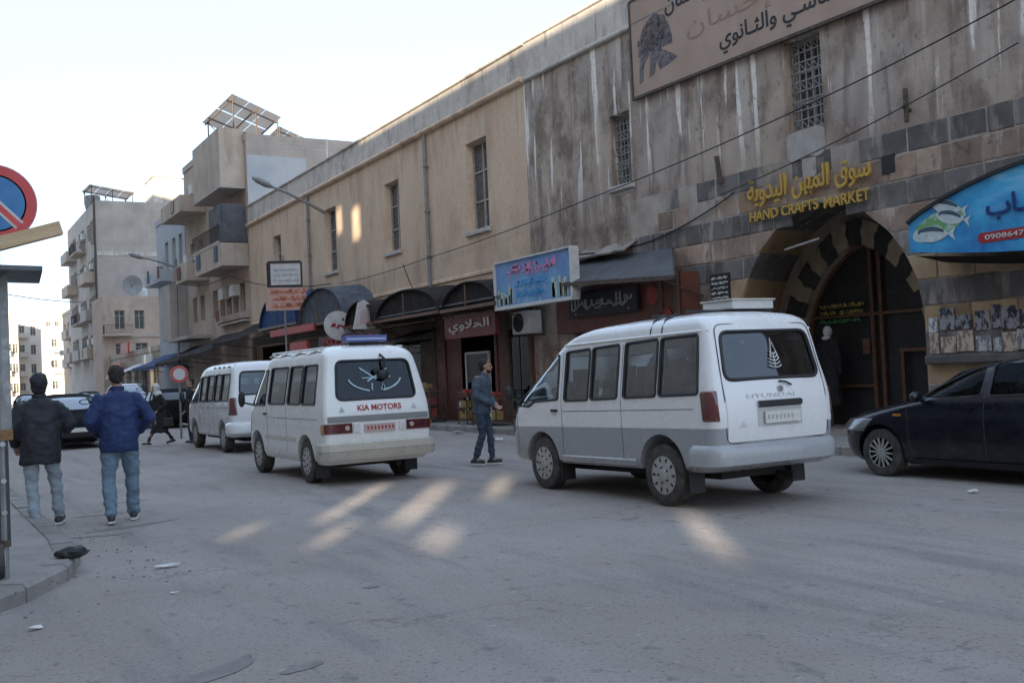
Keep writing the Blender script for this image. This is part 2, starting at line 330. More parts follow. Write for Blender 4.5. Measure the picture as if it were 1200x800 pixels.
FORMS = {}
for ch, base, two in (("ا", 0xFE8D, 1), ("أ", 0xFE83, 1), ("إ", 0xFE87, 1), ("ب", 0xFE8F, 0), ("ة", 0xFE93, 1), ("ت", 0xFE95, 0), ("ث", 0xFE99, 0),
                      ("ج", 0xFE9D, 0), ("ح", 0xFEA1, 0), ("د", 0xFEA9, 1), ("ر", 0xFEAD, 1), ("س", 0xFEB1, 0), ("ش", 0xFEB5, 0), ("ع", 0xFEC9, 0),
                      ("ق", 0xFED5, 0), ("ك", 0xFED9, 0), ("ل", 0xFEDD, 0), ("م", 0xFEE1, 0), ("ن", 0xFEE5, 0), ("ه", 0xFEE9, 0), ("و", 0xFEED, 1), ("ي", 0xFEF1, 0),
                      ("لا", 0xFEFB, 1), ("لأ", 0xFEF7, 1), ("لإ", 0xFEF9, 1)):
    FORMS[ch] = (base, two)
def arabic(s):
    out = []; toks = []; i = 0
    while i < len(s):
        if s[i:i+2] in FORMS: toks.append(s[i:i+2]); i += 2
        else: toks.append(s[i]); i += 1
    def joins_next(t): return t == "ـ" or (t in FORMS and not FORMS[t][1])
    def joins_prev(t): return t == "ـ" or t in FORMS
    for k, t in enumerate(toks):
        p = k > 0 and joins_next(toks[k-1]) and joins_prev(t)
        n = k+1 < len(toks) and joins_next(t) and joins_prev(toks[k+1])
        if t in FORMS:
            b = FORMS[t][0]; out.append(chr(b + (3 if p and n else 1 if p else 2 if n else 0)))
        else: out.append(t)
    return "".join(reversed(out))
DG = None
def text(name, body, m, width, height, place, ext=0.01, parent=None, bold=0.0, res=3):
    """lettering as a mesh; place(tx, ty, tz) maps the flat text into the world"""
    c = bpy.data.curves.new(name, 'FONT'); c.body = body; c.resolution_u = res; c.offset = bold; c.extrude = 0.5
    t = bpy.data.objects.new(name, c); COL.objects.link(t); bpy.context.view_layer.update()
    me = bpy.data.meshes.new_from_object(t.evaluated_get(bpy.context.evaluated_depsgraph_get()))
    bpy.data.objects.remove(t)
    xs = [v.co.x for v in me.vertices]; ys = [v.co.y for v in me.vertices]
    x0, x1, y0, y1 = min(xs), max(xs), min(ys), max(ys)
    for v in me.vertices:
        v.co = place((v.co.x-x0)/(x1-x0)*width, (v.co.y-y0)/(y1-y0)*height, (v.co.z+0.5)*ext)
    me.materials.clear(); me.materials.append(m); me.name = name
    o = bpy.data.objects.new(name, me); COL.objects.link(o)
    if parent: o.parent = parent
    return o
def evalmesh(o):
    bpy.context.view_layer.update()
    me = bpy.data.meshes.new_from_object(o.evaluated_get(bpy.context.evaluated_depsgraph_get())); return me

# ================================================================== GROUND
FX = 13.86; JY = 22.81
def fb(d, y, z): return (FX+d, y, z)
def fg(d, y, z): return (FX+(JY-y)*0.02619+d, y, z)
mb = MB(); mb.add([(-900, -900, -0.03), (900, -900, -0.03), (900, 1200, -0.03), (-900, 1200, -0.03)], [(0, 1, 2, 3)])
kind(obj('ground', mb, m_ground), 'structure')
mb = MB(); N = 60
rows = []
for i in range(141):
    y = -40 + i*2.0 if i < 100 else 160 + (i-100)*4
    rows.append([(-14 + k*(27.2/30), y, 0.0) for k in range(31)])
mb.grid(rows); kind(obj('road', mb, m_asph, smooth=True), 'structure')
# far pavement along the shop fronts
mb = MB(); mb.box(12.34, 30, -20, 119, -0.02, 0.14)
pave = kind(obj('pavement', mb, m_pave), 'structure')
kmes = []
for q in range(3):
    k = MB(); k.cbox(0, 0.15, 0.005, 0.795, -0.02, 0.15+0.008*q, 0.02+0.006*q)
    kk = obj('kerb_stone', k, m_kerb, pave, loc=(12.2, -4+0.8*q, 0)); kmes.append(kk)
for i in range(3, 90):
    c = kmes[i % 3].copy(); COL.objects.link(c); c.location = (12.2+random.uniform(-.012, .012), -4+0.8*i, random.uniform(-.012, .008)); c.rotation_euler = (0, 0, R(random.uniform(-.7, .7)))
# near pavement corner on the left, with a curved kerb
curve = [(-6, 7.0), (-1.0, 7.15), (0.2, 7.75), (0.62, 8.3), (0.98, 9.0), (1.17, 9.8), (1.22, 10.8), (1.2, 12.2), (1.15, 16), (0.9, 24), (0.6, 40), (0.3, 110)]
inner = [(-6, 7.22), (-1.05, 7.37), (0.08, 7.93), (0.45, 8.42), (0.79, 9.06), (0.96, 9.85), (1.0, 10.8), (0.98, 12.2), (0.93, 16), (0.68, 24), (0.38, 40), (0.1, 110)]
mb = MB(); top = [(x, y, 0.12) for x, y in inner] + [(-6, 110, 0.12)]
mb.poly([(x, y, -0.02) for x, y, z in top], (0, 0, 0.14))
pave2 = kind(obj('pavement', mb, m_pave), 'structure')
pts_o = []; pts_i = []
for a, b, c, d in zip(curve[:-1], curve[1:], inner[:-1], inner[1:]):
    n = max(1, round(math.dist(a, b)/0.55)) if b[1] < 30 else max(1, round(math.dist(a, b)/3))
    for k in range(n):
        t = k/n; pts_o.append((a[0]+(b[0]-a[0])*t, a[1]+(b[1]-a[1])*t)); pts_i.append((c[0]+(d[0]-c[0])*t, c[1]+(d[1]-c[1])*t))
for i in range(len(pts_o)-1):
    a, b, c, d = map(Vector, ((*pts_o[i], 0), (*pts_o[i+1], 0), (*pts_i[i+1], 0), (*pts_i[i], 0)))
    g = (b-a)*0.012; h = 0.13 + random.uniform(-0.012, 0.012); ins = (d-a).normalized()*0.035
    vs = [a+g, b-g, c-g, d+g]; vt = [a+g+ins, b-g+ins, c-g, d+g]; m2 = MB()
    rr = [[(p.x, p.y, -0.02) for p in vs], [(p.x, p.y, h-0.035) for p in vs], [(p.x, p.y, h) for p in vt]]
    m2.loft(rr); obj('kerb_stone', m2, m_kerb, pave2)
def blot(cx, cy, rx, ry, rot, z, seed, n=40, rough=0.35):
    rnd = random.Random(seed); vs = [(cx, cy, z)]
    for k in range(n):
        t = 2*math.pi*k/n; q = 1+rough*noise.noise(Vector((math.cos(t)*1.6+seed, math.sin(t)*1.6, seed)))+rough*.6*noise.noise(Vector((math.cos(t)*5+seed, math.sin(t)*5, seed)))
        x, y = rx*q*math.cos(t), ry*q*math.sin(t); vs.append((cx+x*math.cos(rot)-y*math.sin(rot), cy+x*math.sin(rot)+y*math.cos(rot), z))
    return MB().add(vs, [(0, k+1, (k+1) % n+1) for k in range(n)])
for i, (cx, cy, rx, ry, ro) in enumerate([(1.3, 5.55, .36, .06, .62), (1.72, 5.35, .16, .03, .4), (1.95, 12.0, .5, .05, .3), (1.55, 11.5, .3, .035, -.2), (2.8, 7.05, .07, .03, .2), (2.3, 14.6, .3, .03, .1), (1.95, 13.4, .35, .03, 0), (7.7, 9.6, .25, .12, .3)]):
    kind(obj('tar_stain', blot(cx, cy, rx, ry*1.5, ro, 0.004, i+3, rough=0.45), m_tar), 'structure')

# ================================================================== HELPERS FOR BUILDINGS
def wallgrid(mb, y0, y1, z0, z1, ops, rev=0.28, d=0.0):
    ys = sorted({y0, y1, *[o[0] for o in ops], *[o[1] for o in ops]}); zs = sorted({z0, z1, *[o[2] for o in ops], *[o[3] for o in ops]})
    for i in range(len(ys)-1):
        for j in range(len(zs)-1):
            yc, zc = (ys[i]+ys[i+1])/2, (zs[j]+zs[j+1])/2
            if any(o[0] < yc < o[1] and o[2] < zc < o[3] for o in ops): continue
            mb.add([(d, ys[i], zs[j]), (d, ys[i+1], zs[j]), (d, ys[i+1], zs[j+1]), (d, ys[i], zs[j+1])], [(0, 3, 2, 1)])
    for a, b, c, e in ops:
        for q in (((a, c), (a, e)), ((b, e), (b, c)), ((b, c), (a, c)), ((a, e), (b, e))):
            (p, r), (s, t) = q; mb.add([(d, p, r), (d, s, t), (d+rev, s, t), (d+rev, p, r)], [(0, 1, 2, 3)])
    return mb
def window(parent, fn, a, b, c, e, d=0.2, cols=2, rows=3, sill=True, grille=False, mf=None, mg=None, bars=m_winframe):
    """frame with mullions, panes and sill inside the opening Y a..b, Z c..e"""
    mf = mf or m_winframe; t = 0.06
    w_ = MB(); w_.box(d, d+.06, a, a+t, c, e); w_.box(d, d+.06, b-t, b, c, e); w_.box(d, d+.06, a+t, b-t, e-t, e); w_.box(d, d+.06, a+t, b-t, c, c+t)
    for i in range(1, cols): y = a+(b-a)*i/cols; w_.box(d+.005, d+.05, y-.035, y+.035, c+t, e-t)
    for j in range(1, rows): z = c+(e-c)*(0.72 if rows == 2 else j/rows); w_.box(d+.01, d+.045, a+t, b-t, z-.025, z+.025)
    fr = obj('window', w_, mf, parent, fn=fn)
    for i in range(cols):
        y0_, y1_ = a+(b-a)*i/cols+.03, a+(b-a)*(i+1)/cols-.03
        obj('pane', MB().box(d+.052, d+.058, y0_, y1_, c+.03, e-.03), mg or m_winglass, fr, fn=fn)
    if sill: obj('sill', MB().cbox(-0.09, d-.004, a-.1, b+.1, c-.13, c-.003, .015), m_sill, fr, fn=fn)
    if grille:
        g = MB(); n = 5
        for i in range(n+1): y = a+.05+(b-a-.1)*i/n; g.box(d-.1, d-.085, y-.012, y+.012, c+.02, e-.02)
        m_ = 9
        for j in range(m_+1): z = c+.05+(e-c-.1)*j/m_; g.box(d-.115, d-.1, a+.01, b-.01, z-.012, z+.012)
        for j in range(0, m_, 2):
            z = c+.05+(e-c-.1)*(j+.5)/m_
            for i in range(n): y = a+.05+(b-a-.1)*(i+.5)/n; g.bar((d-.09, y-.09, z-.1), (d-.09, y+.09, z+.1), .014)
        obj('grille', g, m_palebar, fr, fn=fn)
    return fr

# ================================================================== BEIGE BUILDING (long two-storey block)
bb = thing('beige_building', 'long beige stone two-storey building with tall shuttered windows above the vaulted shop awnings', 'building', (FX, 36, 0))
def P(o):   # parts given in world coordinates under an Empty that is not at the origin
    for ch in o.children: ch.matrix_parent_inverse = Matrix.Translation(-Vector(o.location))
BW = [(44.0, 45.1, 5.73, 8.04), (37.05, 38.3, 5.69, 8.15), (31.08, 32.28, 5.73, 8.08), (24.96, 26.22, 5.6, 8.16)]
SHOPS = [(22.9, 24.3), (24.75, 28.2), (28.7, 33.0), (33.5, 38.0), (38.5, 43.0), (43.5, 48.4)]
shopops = [(a, b, .14, 3.2) for a, b in SHOPS]
mb = wallgrid(MB(), JY, 49.0, 0.0, 9.05, BW + shopops, 0.32)
mb.add([(0.3, JY, 10.1), (0.3, 49, 10.1), (16, 49, 10.1), (16, JY, 10.1)], [(0, 1, 2, 3)])
mb.add([(0, 49, 0), (16, 49, 0), (16, 49, 10.1), (0, 49, 10.1)], [(0, 1, 2, 3)])
mb.add([(16, JY, 0), (16, 49, 0), (16, 49, 10.1), (16, JY, 10.1)], [(0, 1, 2, 3)])
obj('wall', mb, m_beige, bb, fn=fb, recalc=False)
obj('cornice', MB().cbox(-0.16, 0.1, JY-.1, 49.05, 9.05, 9.2, .05), m_beige, bb, fn=fb)
obj('parapet', MB().box(0.02, 0.32, JY-.05, 49.0, 9.2, 10.04), m_parapet, bb, fn=fb)
obj('coping', MB().cbox(-0.05, 0.38, JY-.1, 49.05, 10.04, 10.12, .02), m_parapet, bb, fn=fb)
obj('string_course', MB().cbox(-0.05, 0.004, JY+.1, 48.9, 4.3, 4.42, .02), m_beige, bb, fn=fb)
for a, b, c, e in BW: window(bb, fb, a, b, c, e, 0.22, 2, 3)
for y, z0 in ((28.8, 4.2), (40.05, 4.9)):
    p = MB(); p.tube([fb(-.09, y, 9.0), fb(-.09, y, z0)], 0.055, 10)
    for z in (5.2, 6.6, 8.0): p.box(FX-.16, FX, y-.075, y+.075, z, z+.04)
    obj('drain_pipe', p, m_pole, bb)
pe = [JY+.01]+[v for ab in SHOPS for v in ab]+[48.99]
for a, b in zip(pe[0::2], pe[1::2]):
    if b-a > .06: obj('pier_panel', MB().cbox(-.035, -.002, a+.01, b-.01, .145, 3.25, .008), m_shopbrown if int(a*3) % 2 else m_shopred, bb, fn=fb)
obj('lintel_panel', MB().cbox(-.03, -.002, JY+.02, 48.9, 3.26, 3.7, .01), m_shopbrown, bb, fn=fb)
# rooms behind the shop openings
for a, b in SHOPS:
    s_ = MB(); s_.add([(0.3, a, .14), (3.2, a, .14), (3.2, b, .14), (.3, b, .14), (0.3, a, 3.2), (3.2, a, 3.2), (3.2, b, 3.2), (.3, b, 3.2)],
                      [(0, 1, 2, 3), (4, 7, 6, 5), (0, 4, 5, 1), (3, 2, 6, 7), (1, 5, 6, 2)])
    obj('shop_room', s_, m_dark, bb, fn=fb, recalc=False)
    # shelves of goods inside
    g = MB()
    for z in (0.9, 1.5, 2.1): g.box(2.4, 3.1, a+.2, b-.2, z, z+.04)
    obj('shelf', g, m_shopbrown, bb, fn=fb)
P(bb)

# ================================================================== GREY MARKET BUILDING WITH THE GATE
gb = thing('market_building', 'stained grey plaster and banded stone building with the arched handicrafts market gate', 'building', (14.1, 13, 0))
GY0, GY1 = 2.0, JY
AC, AH, AS, AT = 13.17, 2.1, 2.15, 2.16       # outer arch: centre, half width, spring, rise
def arch(o, w_=AH, s_=AS, h_=AT, p=1.9, q=0.55): 
    t = abs(o)/w_; return s_ if t >= 1 else s_ + h_*(1-t**p)**q
def ahw(z, w_=AH, s_=AS, h_=AT, p=1.9, q=0.55):
    if z <= s_: return w_
    if z >= s_+h_: return 0
    return w_*(1-((z-s_)/h_)**(1/q))**(1/p)
GW = [(18.46, 19.19, 5.66, 7.3), (12.92, 13.78, 5.7, 7.4)]
PT = 5.0
mb = wallgrid(MB(), GY0, GY1, 4.45, 9.05, GW, 0.35)
gshop = (16.6, 21.0)
wallgrid(mb, 15.6, GY1, 0, 4.45, [(gshop[0], 20.9, .14, 3.0)], .3)
wallgrid(mb, GY0, 10.6, 0, 4.45, [(4.5, 9.0, .14, 2.9)], .3)
ks = [AC-AH+2*AH*i/40 for i in range(41)]
for y0_, y1_ in [(10.6, AC-AH), (AC+AH, 15.6)]: mb.add([(0, y0_, 0), (0, y1_, 0), (0, y1_, 4.45), (0, y0_, 4.45)], [(0, 3, 2, 1)])
for a, b in zip(ks[:-1], ks[1:]): mb.add([(0, a, arch(a-AC)), (0, b, arch(b-AC)), (0, b, 4.45), (0, a, 4.45)], [(0, 3, 2, 1)])
for q in ([(0.3, GY0, 10.1), (0.3, GY1, 10.1), (16, GY1, 10.1), (16, GY0, 10.1)], [(0, GY0, 0), (16, GY0, 0), (16, GY0, 10.1), (0, GY0, 10.1)], [(16, GY0, 0), (16, GY1, 0), (16, GY1, 10.1), (16, GY0, 10.1)]):
    mb.add(q, [(0, 1, 2, 3)])
obj('wall', mb, m_grey, gb, fn=fg, recalc=False)
obj('parapet', MB().box(0.0, 0.35, GY0, GY1-.06, 9.16, 10.06), m_parapet, gb, fn=fg)
obj('cornice', MB().cbox(-0.1, 0.1, GY0, GY1-.12, 9.05, 9.16, .03), m_parapet, gb, fn=fg)
obj('coping', MB().cbox(-0.05, 0.4, GY0, GY1-.11, 10.06, 10.13, .02), m_parapet, gb, fn=fg)
for i, (a, b, c, e) in enumerate(GW): window(gb, fg, a, b, c, e, 0.26, 2, 3, sill=(i == 0), grille=True)
for (cx, cz, rx, rz, sd) in ((13.36, 5.42, .44, .27, 3), (13.3, 5.0, .16, .2, 9), (18.8, 5.5, .42, .06, 5)):   # patches of paler plaster under the windows
    n = 40; vs = [(-.03 if cz < 5.45 else -.012, cx+rx*(abs(math.cos(t))**.35)*math.copysign(1, math.cos(t))*(1+.1*noise.noise(Vector((t*3, sd, 0)))), cz+rz*(abs(math.sin(t))**.35)*math.copysign(1, math.sin(t))*(1+.12*noise.noise(Vector((t*3, sd, 4))))) for t in [2*math.pi*k/n for k in range(n)]]
    obj('plaster_patch', MB().poly(vs, (.03, 0, 0)), m_patch, gb, fn=fg)
bk = MB(); wallgrid(bk, 7.3, 10.9, 3.3, 5.24, [], d=-.004); wallgrid(bk, 10.9, 15.6, 4.33, 5.24, [], d=-.004); wallgrid(bk, 15.5, 18.6, 4.3, 5.24, [], d=-.004)
obj('mortar_bed', bk, m_mortar, gb, fn=fg)
# stone courses, each block an object of its own
zc = 0.16; ci = 0; CH = 0.424
blocks = []
while zc < 6.0:
    z0, z1 = zc, zc+CH; dark = (ci % 2 == 1); rnd = random.Random(ci*13+5)
    segs = []
    hw = max(ahw(z0), ahw(z1))
    e0, e1 = ahw(z0), ahw(z1)
    right = [(7.35, 9.0)] if z1 < 3.3 else [(7.35, None)]
    lefty1 = 15.9 if z1 < 3.5 else (17.2 if z1 < 4.3 else 18.6)
    if z0 > AS+AT: runs = [(7.35, lefty1, 0, 0)]
    else: runs = [(7.35, AC, 0, 1), (AC, lefty1, 1, 0)]
    for a, b, la, lb in runs:
        aa, bb_ = a, b
        if lb: bb_ = AC-min(e0, e1) if z0 > AS else AC-e0
        if la: aa = AC+min(e0, e1) if z0 > AS else AC+e0
        y = aa; first = True
        while y < bb_-0.05:
            L_ = rnd.uniform(.42, .78); y2 = y+L_ if y+L_ < bb_-.25 else bb_
            # trapezoid against the arch curve
            ya0, ya1 = y, y; yb0, yb1 = y2, y2
            if la and first: ya0, ya1 = AC+e0, AC+e1
            if lb and y2 == bb_: yb0, yb1 = AC-e0, AC-e1
            if yb0-ya0 > .06 and yb1-ya1 > .06 and not (z1 < 2.95 and y2 < 9.05):
                blocks.append((ya0, ya1, yb0, yb1, z0, z1, dark, ci))
            y = y2; first = False
    zc = z1; ci += 1
for (ya0, ya1, yb0, yb1, z0, z1, dark, ci) in blocks:
    g = random.uniform(.010, .017); pr_ = random.uniform(.004, .022); c = .012
    if z0 > 5.2:
        if random.random() < .55 or 12.7 < (ya0+yb0)/2 < 14.0: continue
        pr_ = -.002
    elif (z0 > 4.6 and random.random() < .1) or (z0 > 4.3 and ya0 > 15.6 and random.random() < .35): continue
    f = [(ya0+g, z0+g), (yb0-g, z0+g), (yb1-g, z1-g), (ya1+g, z1-g)]
    cy = sum(p[0] for p in f)/4; cz = (z0+z1)/2
    fi = [(p[0]+(c if p[0] < cy else -c), p[1]+(c if p[1] < cz else -c)) for p in f]
    m_ = MB().loft([[(.05, *p) for p in f], [(-pr_+c*.6, *p) for p in f], [(-pr_, *p) for p in fi]])
    low = z0 < 3.0
    r_ = random.random()
    mt = (m_basalt if r_ < .98 or z0 > 5.2 else m_brownst) if dark and z0 < 5.2 else ((m_ochrest if r_ < .8 else m_brownst) if low else (m_brownst if r_ < .95 else m_ochrest))
    obj('stone_block', m_, mt, gb, fn=fg)
# recess behind the arch: banded reveals and vault
IC, IH, IS, IT = 13.75, 2.42, 2.0, 2.5
zl = [0.14 + CH*k for k in range(5)] + [AS]
cur = [(0, AC+AH, z) for z in zl[:-1]]; cin = [(1.9, IC+IH, z*IS/AS) for z in zl[:-1]]
na = 36
for k in range(na+1):
    t = k/na; o = math.cos(math.pi*t)
    cur.append((0, AC+AH*o, arch(AH*o))); cin.append((1.9, IC+IH*o, arch(IH*o, IH, IS, IT)))
cur += [(0, AC-AH, z) for z in reversed(zl[:-1])]; cin += [(1.9, IC-IH, z*IS/AS) for z in reversed(zl[:-1])]
mb = MB()
for i in range(len(cur)-1):
    zm = (cur[i][2]+cur[i+1][2])/2; mb.cur = int((zm-.16)/CH) % 2
    mb.add([cur[i], cur[i+1], cin[i+1], cin[i]], [(0, 1, 2, 3)])
obj('arch_reveal', mb, [m_ochrest, m_basalt], gb, fn=fg, recalc=False)
DC, DH, DS, DT = 13.97, 1.5, 2.0, 1.72       # inner pointed door arch
mb = MB(); mb.cur = 0
ks = sorted({IC-IH+2*IH*i/60 for i in range(61)} | {DC-DH, DC+DH})
for a, b in zip(ks[:-1], ks[1:]):
    m_c = (a+b)/2
    for (p, s2) in ((a, b),):
        lo_a = arch(a-DC, DH, DS, DT, 1.5, .62) if abs(m_c-DC) < DH else .1
        lo_b = arch(b-DC, DH, DS, DT, 1.5, .62) if abs(m_c-DC) < DH else .1
        mb.add([(1.9, a, lo_a), (1.9, b, lo_b), (1.9, b, arch(b-IC, IH, IS, IT)+.05), (1.9, a, arch(a-IC, IH, IS, IT)+.05)], [(0, 3, 2, 1)])
        if abs(m_c-DC) < DH: mb.add([(1.9, a, lo_a), (1.9, b, lo_b), (2.6, b, lo_b), (2.6, a, lo_a)], [(0, 1, 2, 3)])
for y in (DC-DH, DC+DH): mb.add([(1.9, y, .1), (1.9, y, DS), (2.6, y, DS), (2.6, y, .1)], [(0, 1, 2, 3)])
mb.add([(0, 10.9, .145), (0, 16.3, .145), (6, 16.3, .145), (6, 10.9, .145)], [(0, 1, 2, 3)])
obj('inner_wall', mb, m_grey, gb, fn=fg, recalc=False)
# banded stones on the inner wall beside the door
for j in range(5):
    z0, z1 = .16+CH*j, .16+CH*(j+1)
    for a, b in ((DC+DH+.53, IC+IH-.01), (IC-IH+.01, DC-DH-.53)):
        if b-a > .1: obj('stone_block', MB().cbox(1.87, 1.95, a+.01, b-.01, z0+.01, z1-.01, .01), m_basalt if j % 2 else m_ochrest, gb, fn=fg)
# voussoirs, alternately cream and black with joggled joints
def acurve(t, off=0.0):
    """t 0..1 along jamb-arch-jamb, offset outward"""
    pts = []
    n = 80
    for k in range(n+1):
        o = math.cos(math.pi*(1-k/n)); pts.append(Vector((DC+DH*o, arch(DH*o, DH, DS, DT, 1.5, .62))))
    pts = [Vector((DC-DH, .16)), Vector((DC-DH, 1.1))] + pts + [Vector((DC+DH, 1.1)), Vector((DC+DH, .16))]
    ln = [0]
    for a, b in zip(pts[:-1], pts[1:]): ln.append(ln[-1]+(b-a).length)
    s = t*ln[-1]
    for i in range(len(pts)-1):
        if ln[i+1] >= s-1e-9:
            u = (s-ln[i])/max(1e-9, ln[i+1]-ln[i]); p = pts[i].lerp(pts[i+1], u)
            d = Vector((p.x-DC, max(0, p.y-DS)+.0)); d = Vector((d.x, d.y*1.0+ (0 if p.y > DS else 0)))
            if p.y > DS: d = Vector((p.x-DC, (p.y-DS)*.9+.02)).normalized()
            else: d = Vector((math.copysign(1, p.x-DC), 0))
            return p+d*off, d
NV = 27
for k in range(NV):
    t0, t1 = k/NV, (k+1)/NV; poly_ = []
    for (t, sg) in ((t0, 1), (t1, -1)):
        line = []
        for off in (0.0, .12, .2, .3, .38, .5):
            jog = .004 if off in (.2, .3) else 0.0
            p, d = acurve(min(1, max(0, t + (jog if k % 2 else jog)*(0 if t in (0, 1) else 1))), off)
            line.append(p)
        poly_.append(line)
    a, b = poly_; pts = a + b[::-1]
    c = sum(pts, Vector((0, 0)))/len(pts); pts = [p+(c-p).normalized()*.008 for p in pts]
    obj('voussoir', MB().poly([(1.84, p.x, p.y) for p in pts], (.08, 0, 0)), m_blackst if k % 2 else m_creamst, gb, fn=fg)
# the gate itself
gate = obj('gate', MB().box(2.14, 2.17, DC-DH, DC+DH, .15, DS+.02), m_gatemesh, gb, fn=fg)
gf = MB()
for y in (12.5, 13.62, 13.83, 15.42): gf.box(2.05, 2.13, y-.04, y+.04, .15, min(arch(y-DC, DH, DS, DT, 1.5, .62), 3.68))
for y in (12.58, 13.14): gf.box(2.0, 2.06, y-.035, y+.035, .15, 1.56)
gf.box(2.0, 2.06, 12.5, 13.2, 1.56, 1.63); gf.box(2.05, 2.13, DC-DH, DC+DH, 2.3, 2.36); gf.box(2.05, 2.13, 13.86, 15.38, .9, .95)
last = None
for i in range(31):
    o = -DH+2*DH*i/30; p = (2.09, DC+o*.98, arch(o, DH, DS, DT, 1.5, .62)-.03)
    if last: gf.bar(last, p, .07)
    last = p
obj('gate_frame', gf, m_gateframe, gate, fn=fg)
mb = MB()
for a, b in zip([DC-DH+2*DH*i/30 for i in range(30)], [DC-DH+2*DH*i/30 for i in range(1, 31)]):
    mb.add([(2.15, a, DS), (2.15, b, DS), (2.15, b, arch(b-DC, DH, DS, DT, 1.5, .62)), (2.15, a, arch(a-DC, DH, DS, DT, 1.5, .62))], [(0, 3, 2, 1)])
obj('fanlight_sheet', mb, m_gatemesh, gate, fn=fg)
obj('gate_lock', MB().box(2.0, 2.05, 13.88, 14.05, 1.55, 1.85), m_gateframe, gate, fn=fg)
m_ytext = mat("dull_yellow_paint", (0.32, 0.25, 0.06), None, rough=0.7); m_gtext = mat("dull_green_paint", (0.06, 0.22, 0.09), None, rough=0.7)
def squiggle(mb, y0, y1, z0, z1, d, seed, th=0.02, thick=.012, wild=1.0):
    """a run of illegible cursive strokes; y0 is the reading-left end"""
    rnd = random.Random(seed); y = y0; L_ = y1-y0; step = (z1-z0)*.5*math.copysign(1, L_); pts = []
    n = max(4, int(abs(L_/step)*1.6))
    for i in range(n+1):
        y = y0+L_*i/n; z = z0+(z1-z0)*(.25+.2*wild*rnd.random()); pts.append((d, y, z))
        if rnd.random() < .42: mb.box(d-thick, d, min(y, y+th)-th/2, max(y, y+th)+th/2, z, z0+(z1-z0)*rnd.uniform(.7, 1))
        if rnd.random() < .25: mb.box(d-thick, d, y-th*.7, y+th*.7, z0, z0+th*1.3)
        if rnd.random() < .25: mb.box(d-thick, d, y-th*.7, y+th*.7, z0+(z1-z0)*.62, z0+(z1-z0)*.62+th*1.3)
    for a, b in zip(pts[:-1], pts[1:]):
        if rnd.random() < .88: mb.bar((d-thick/2, a[1], a[2]), (d-thick/2, b[1], b[2]), thick, th)
g_ = MB()
for z in (2.5, 2.36): squiggle(g_, 15.1, 14.0, z, z+.1, 2.04, int(z*100), .016)
obj('yellow_lettering', g_, m_ytext, gate, fn=fg)
g_ = MB(); squiggle(g_, 15.1, 14.1, 2.2, 2.28, 2.04, 77, .016); obj('green_lettering', g_, m_gtext, gate, fn=fg)
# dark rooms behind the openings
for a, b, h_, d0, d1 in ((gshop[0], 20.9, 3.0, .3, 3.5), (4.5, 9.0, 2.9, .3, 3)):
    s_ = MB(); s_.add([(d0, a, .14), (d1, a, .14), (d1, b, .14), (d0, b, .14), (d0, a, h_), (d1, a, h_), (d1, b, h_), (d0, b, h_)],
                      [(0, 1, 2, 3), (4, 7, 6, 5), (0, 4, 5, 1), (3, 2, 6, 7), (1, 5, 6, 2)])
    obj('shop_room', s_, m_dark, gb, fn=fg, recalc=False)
obj('niche', MB().box(-.03, .02, 11.46, 11.72, 4.55, 4.86), m_black, gb, fn=fg)
obj('stone_ledge', MB().cbox(-.16, .02, 9.1, 11.0, 1.33, 1.47, .02), m_basalt, gb, fn=fg)
P(gb)
# lettering over the gate
def onwall(y, z, d, fn=fg): return lambda tx, ty, tz: fn(d-tz, y-tx, z+ty)
gl = thing('gate_lettering', 'gold Arabic and English market name letters fixed above the arched gate', 'sign', fg(0, 13.4, 4.45))
text('arabic_letters', arabic("سوق المهن اليدوية"), m_gold, 2.9, 0.54, onwall(14.8, 4.45, -.06), .05, gl, .006)
t_ = text('latin_letters', "HAND CRAFTS", m_gold, 1.7, 0.19, onwall(14.78, 4.19, -.06), .04, gl, .008)
text('latin_letters', "MARKET", m_gold, 1.0, 0.2, onwall(12.94, 4.17, -.06), .04, gl, .008)
P(gl)
# lamp tube and white bulb under the arch
lt = thing('fluorescent_tube', 'thin white fluorescent tube hanging across the market arch', 'lamp', fg(.3, 14, 3.7))
obj('tube', MB().tube([fg(.35, 14.35, 3.62), fg(.35, 13.5, 3.72)], .022), m_white, lt)
obj('hanger', MB().tube([fg(.35, 13.9, 3.68), fg(.3, 13.75, 4.2)], .006), m_cable, lt); P(lt)
# small black notice, wall lantern pipe, posters
nb = obj('notice_board', MB().box(-.05, -.012, 15.48, 16.03, 2.62, 3.3), m_black, fn=fg); tag(nb, 'small black notice board with white writing on the wall left of the gate arch', 'sign')
g_ = MB()
for j in range(6): squiggle(g_, 15.98, 15.53, 2.68+.1*j, 2.745+.1*j, -.052, j+40, .012)
obj('lettering', g_, m_white, nb, fn=fg)
o = obj('wall_bracket', MB().tube([fg(-.1, 11.12, 5.85), fg(-.1, 11.12, 5.3)], .04).tube([fg(-.18, 11.12, 5.55), fg(0, 11.12, 5.5)], .03).box(*[fg(-.2, 0, 0)[0]-.0, fg(-.05, 0, 0)[0]+.2], 11.03, 11.2, 5.42, 5.56), m_iron)
tag(o, 'black iron pipe bracket on the stone wall right of the upper window', 'bracket')
o = obj('drain_spout', MB().tube([fg(-.1, 15.6, 5.65), fg(-.06, 15.58, 5.1)], .05), m_iron); tag(o, 'rusty vertical pipe stub on the wall above the black notice board', 'pipe')
rnd = random.Random(4)
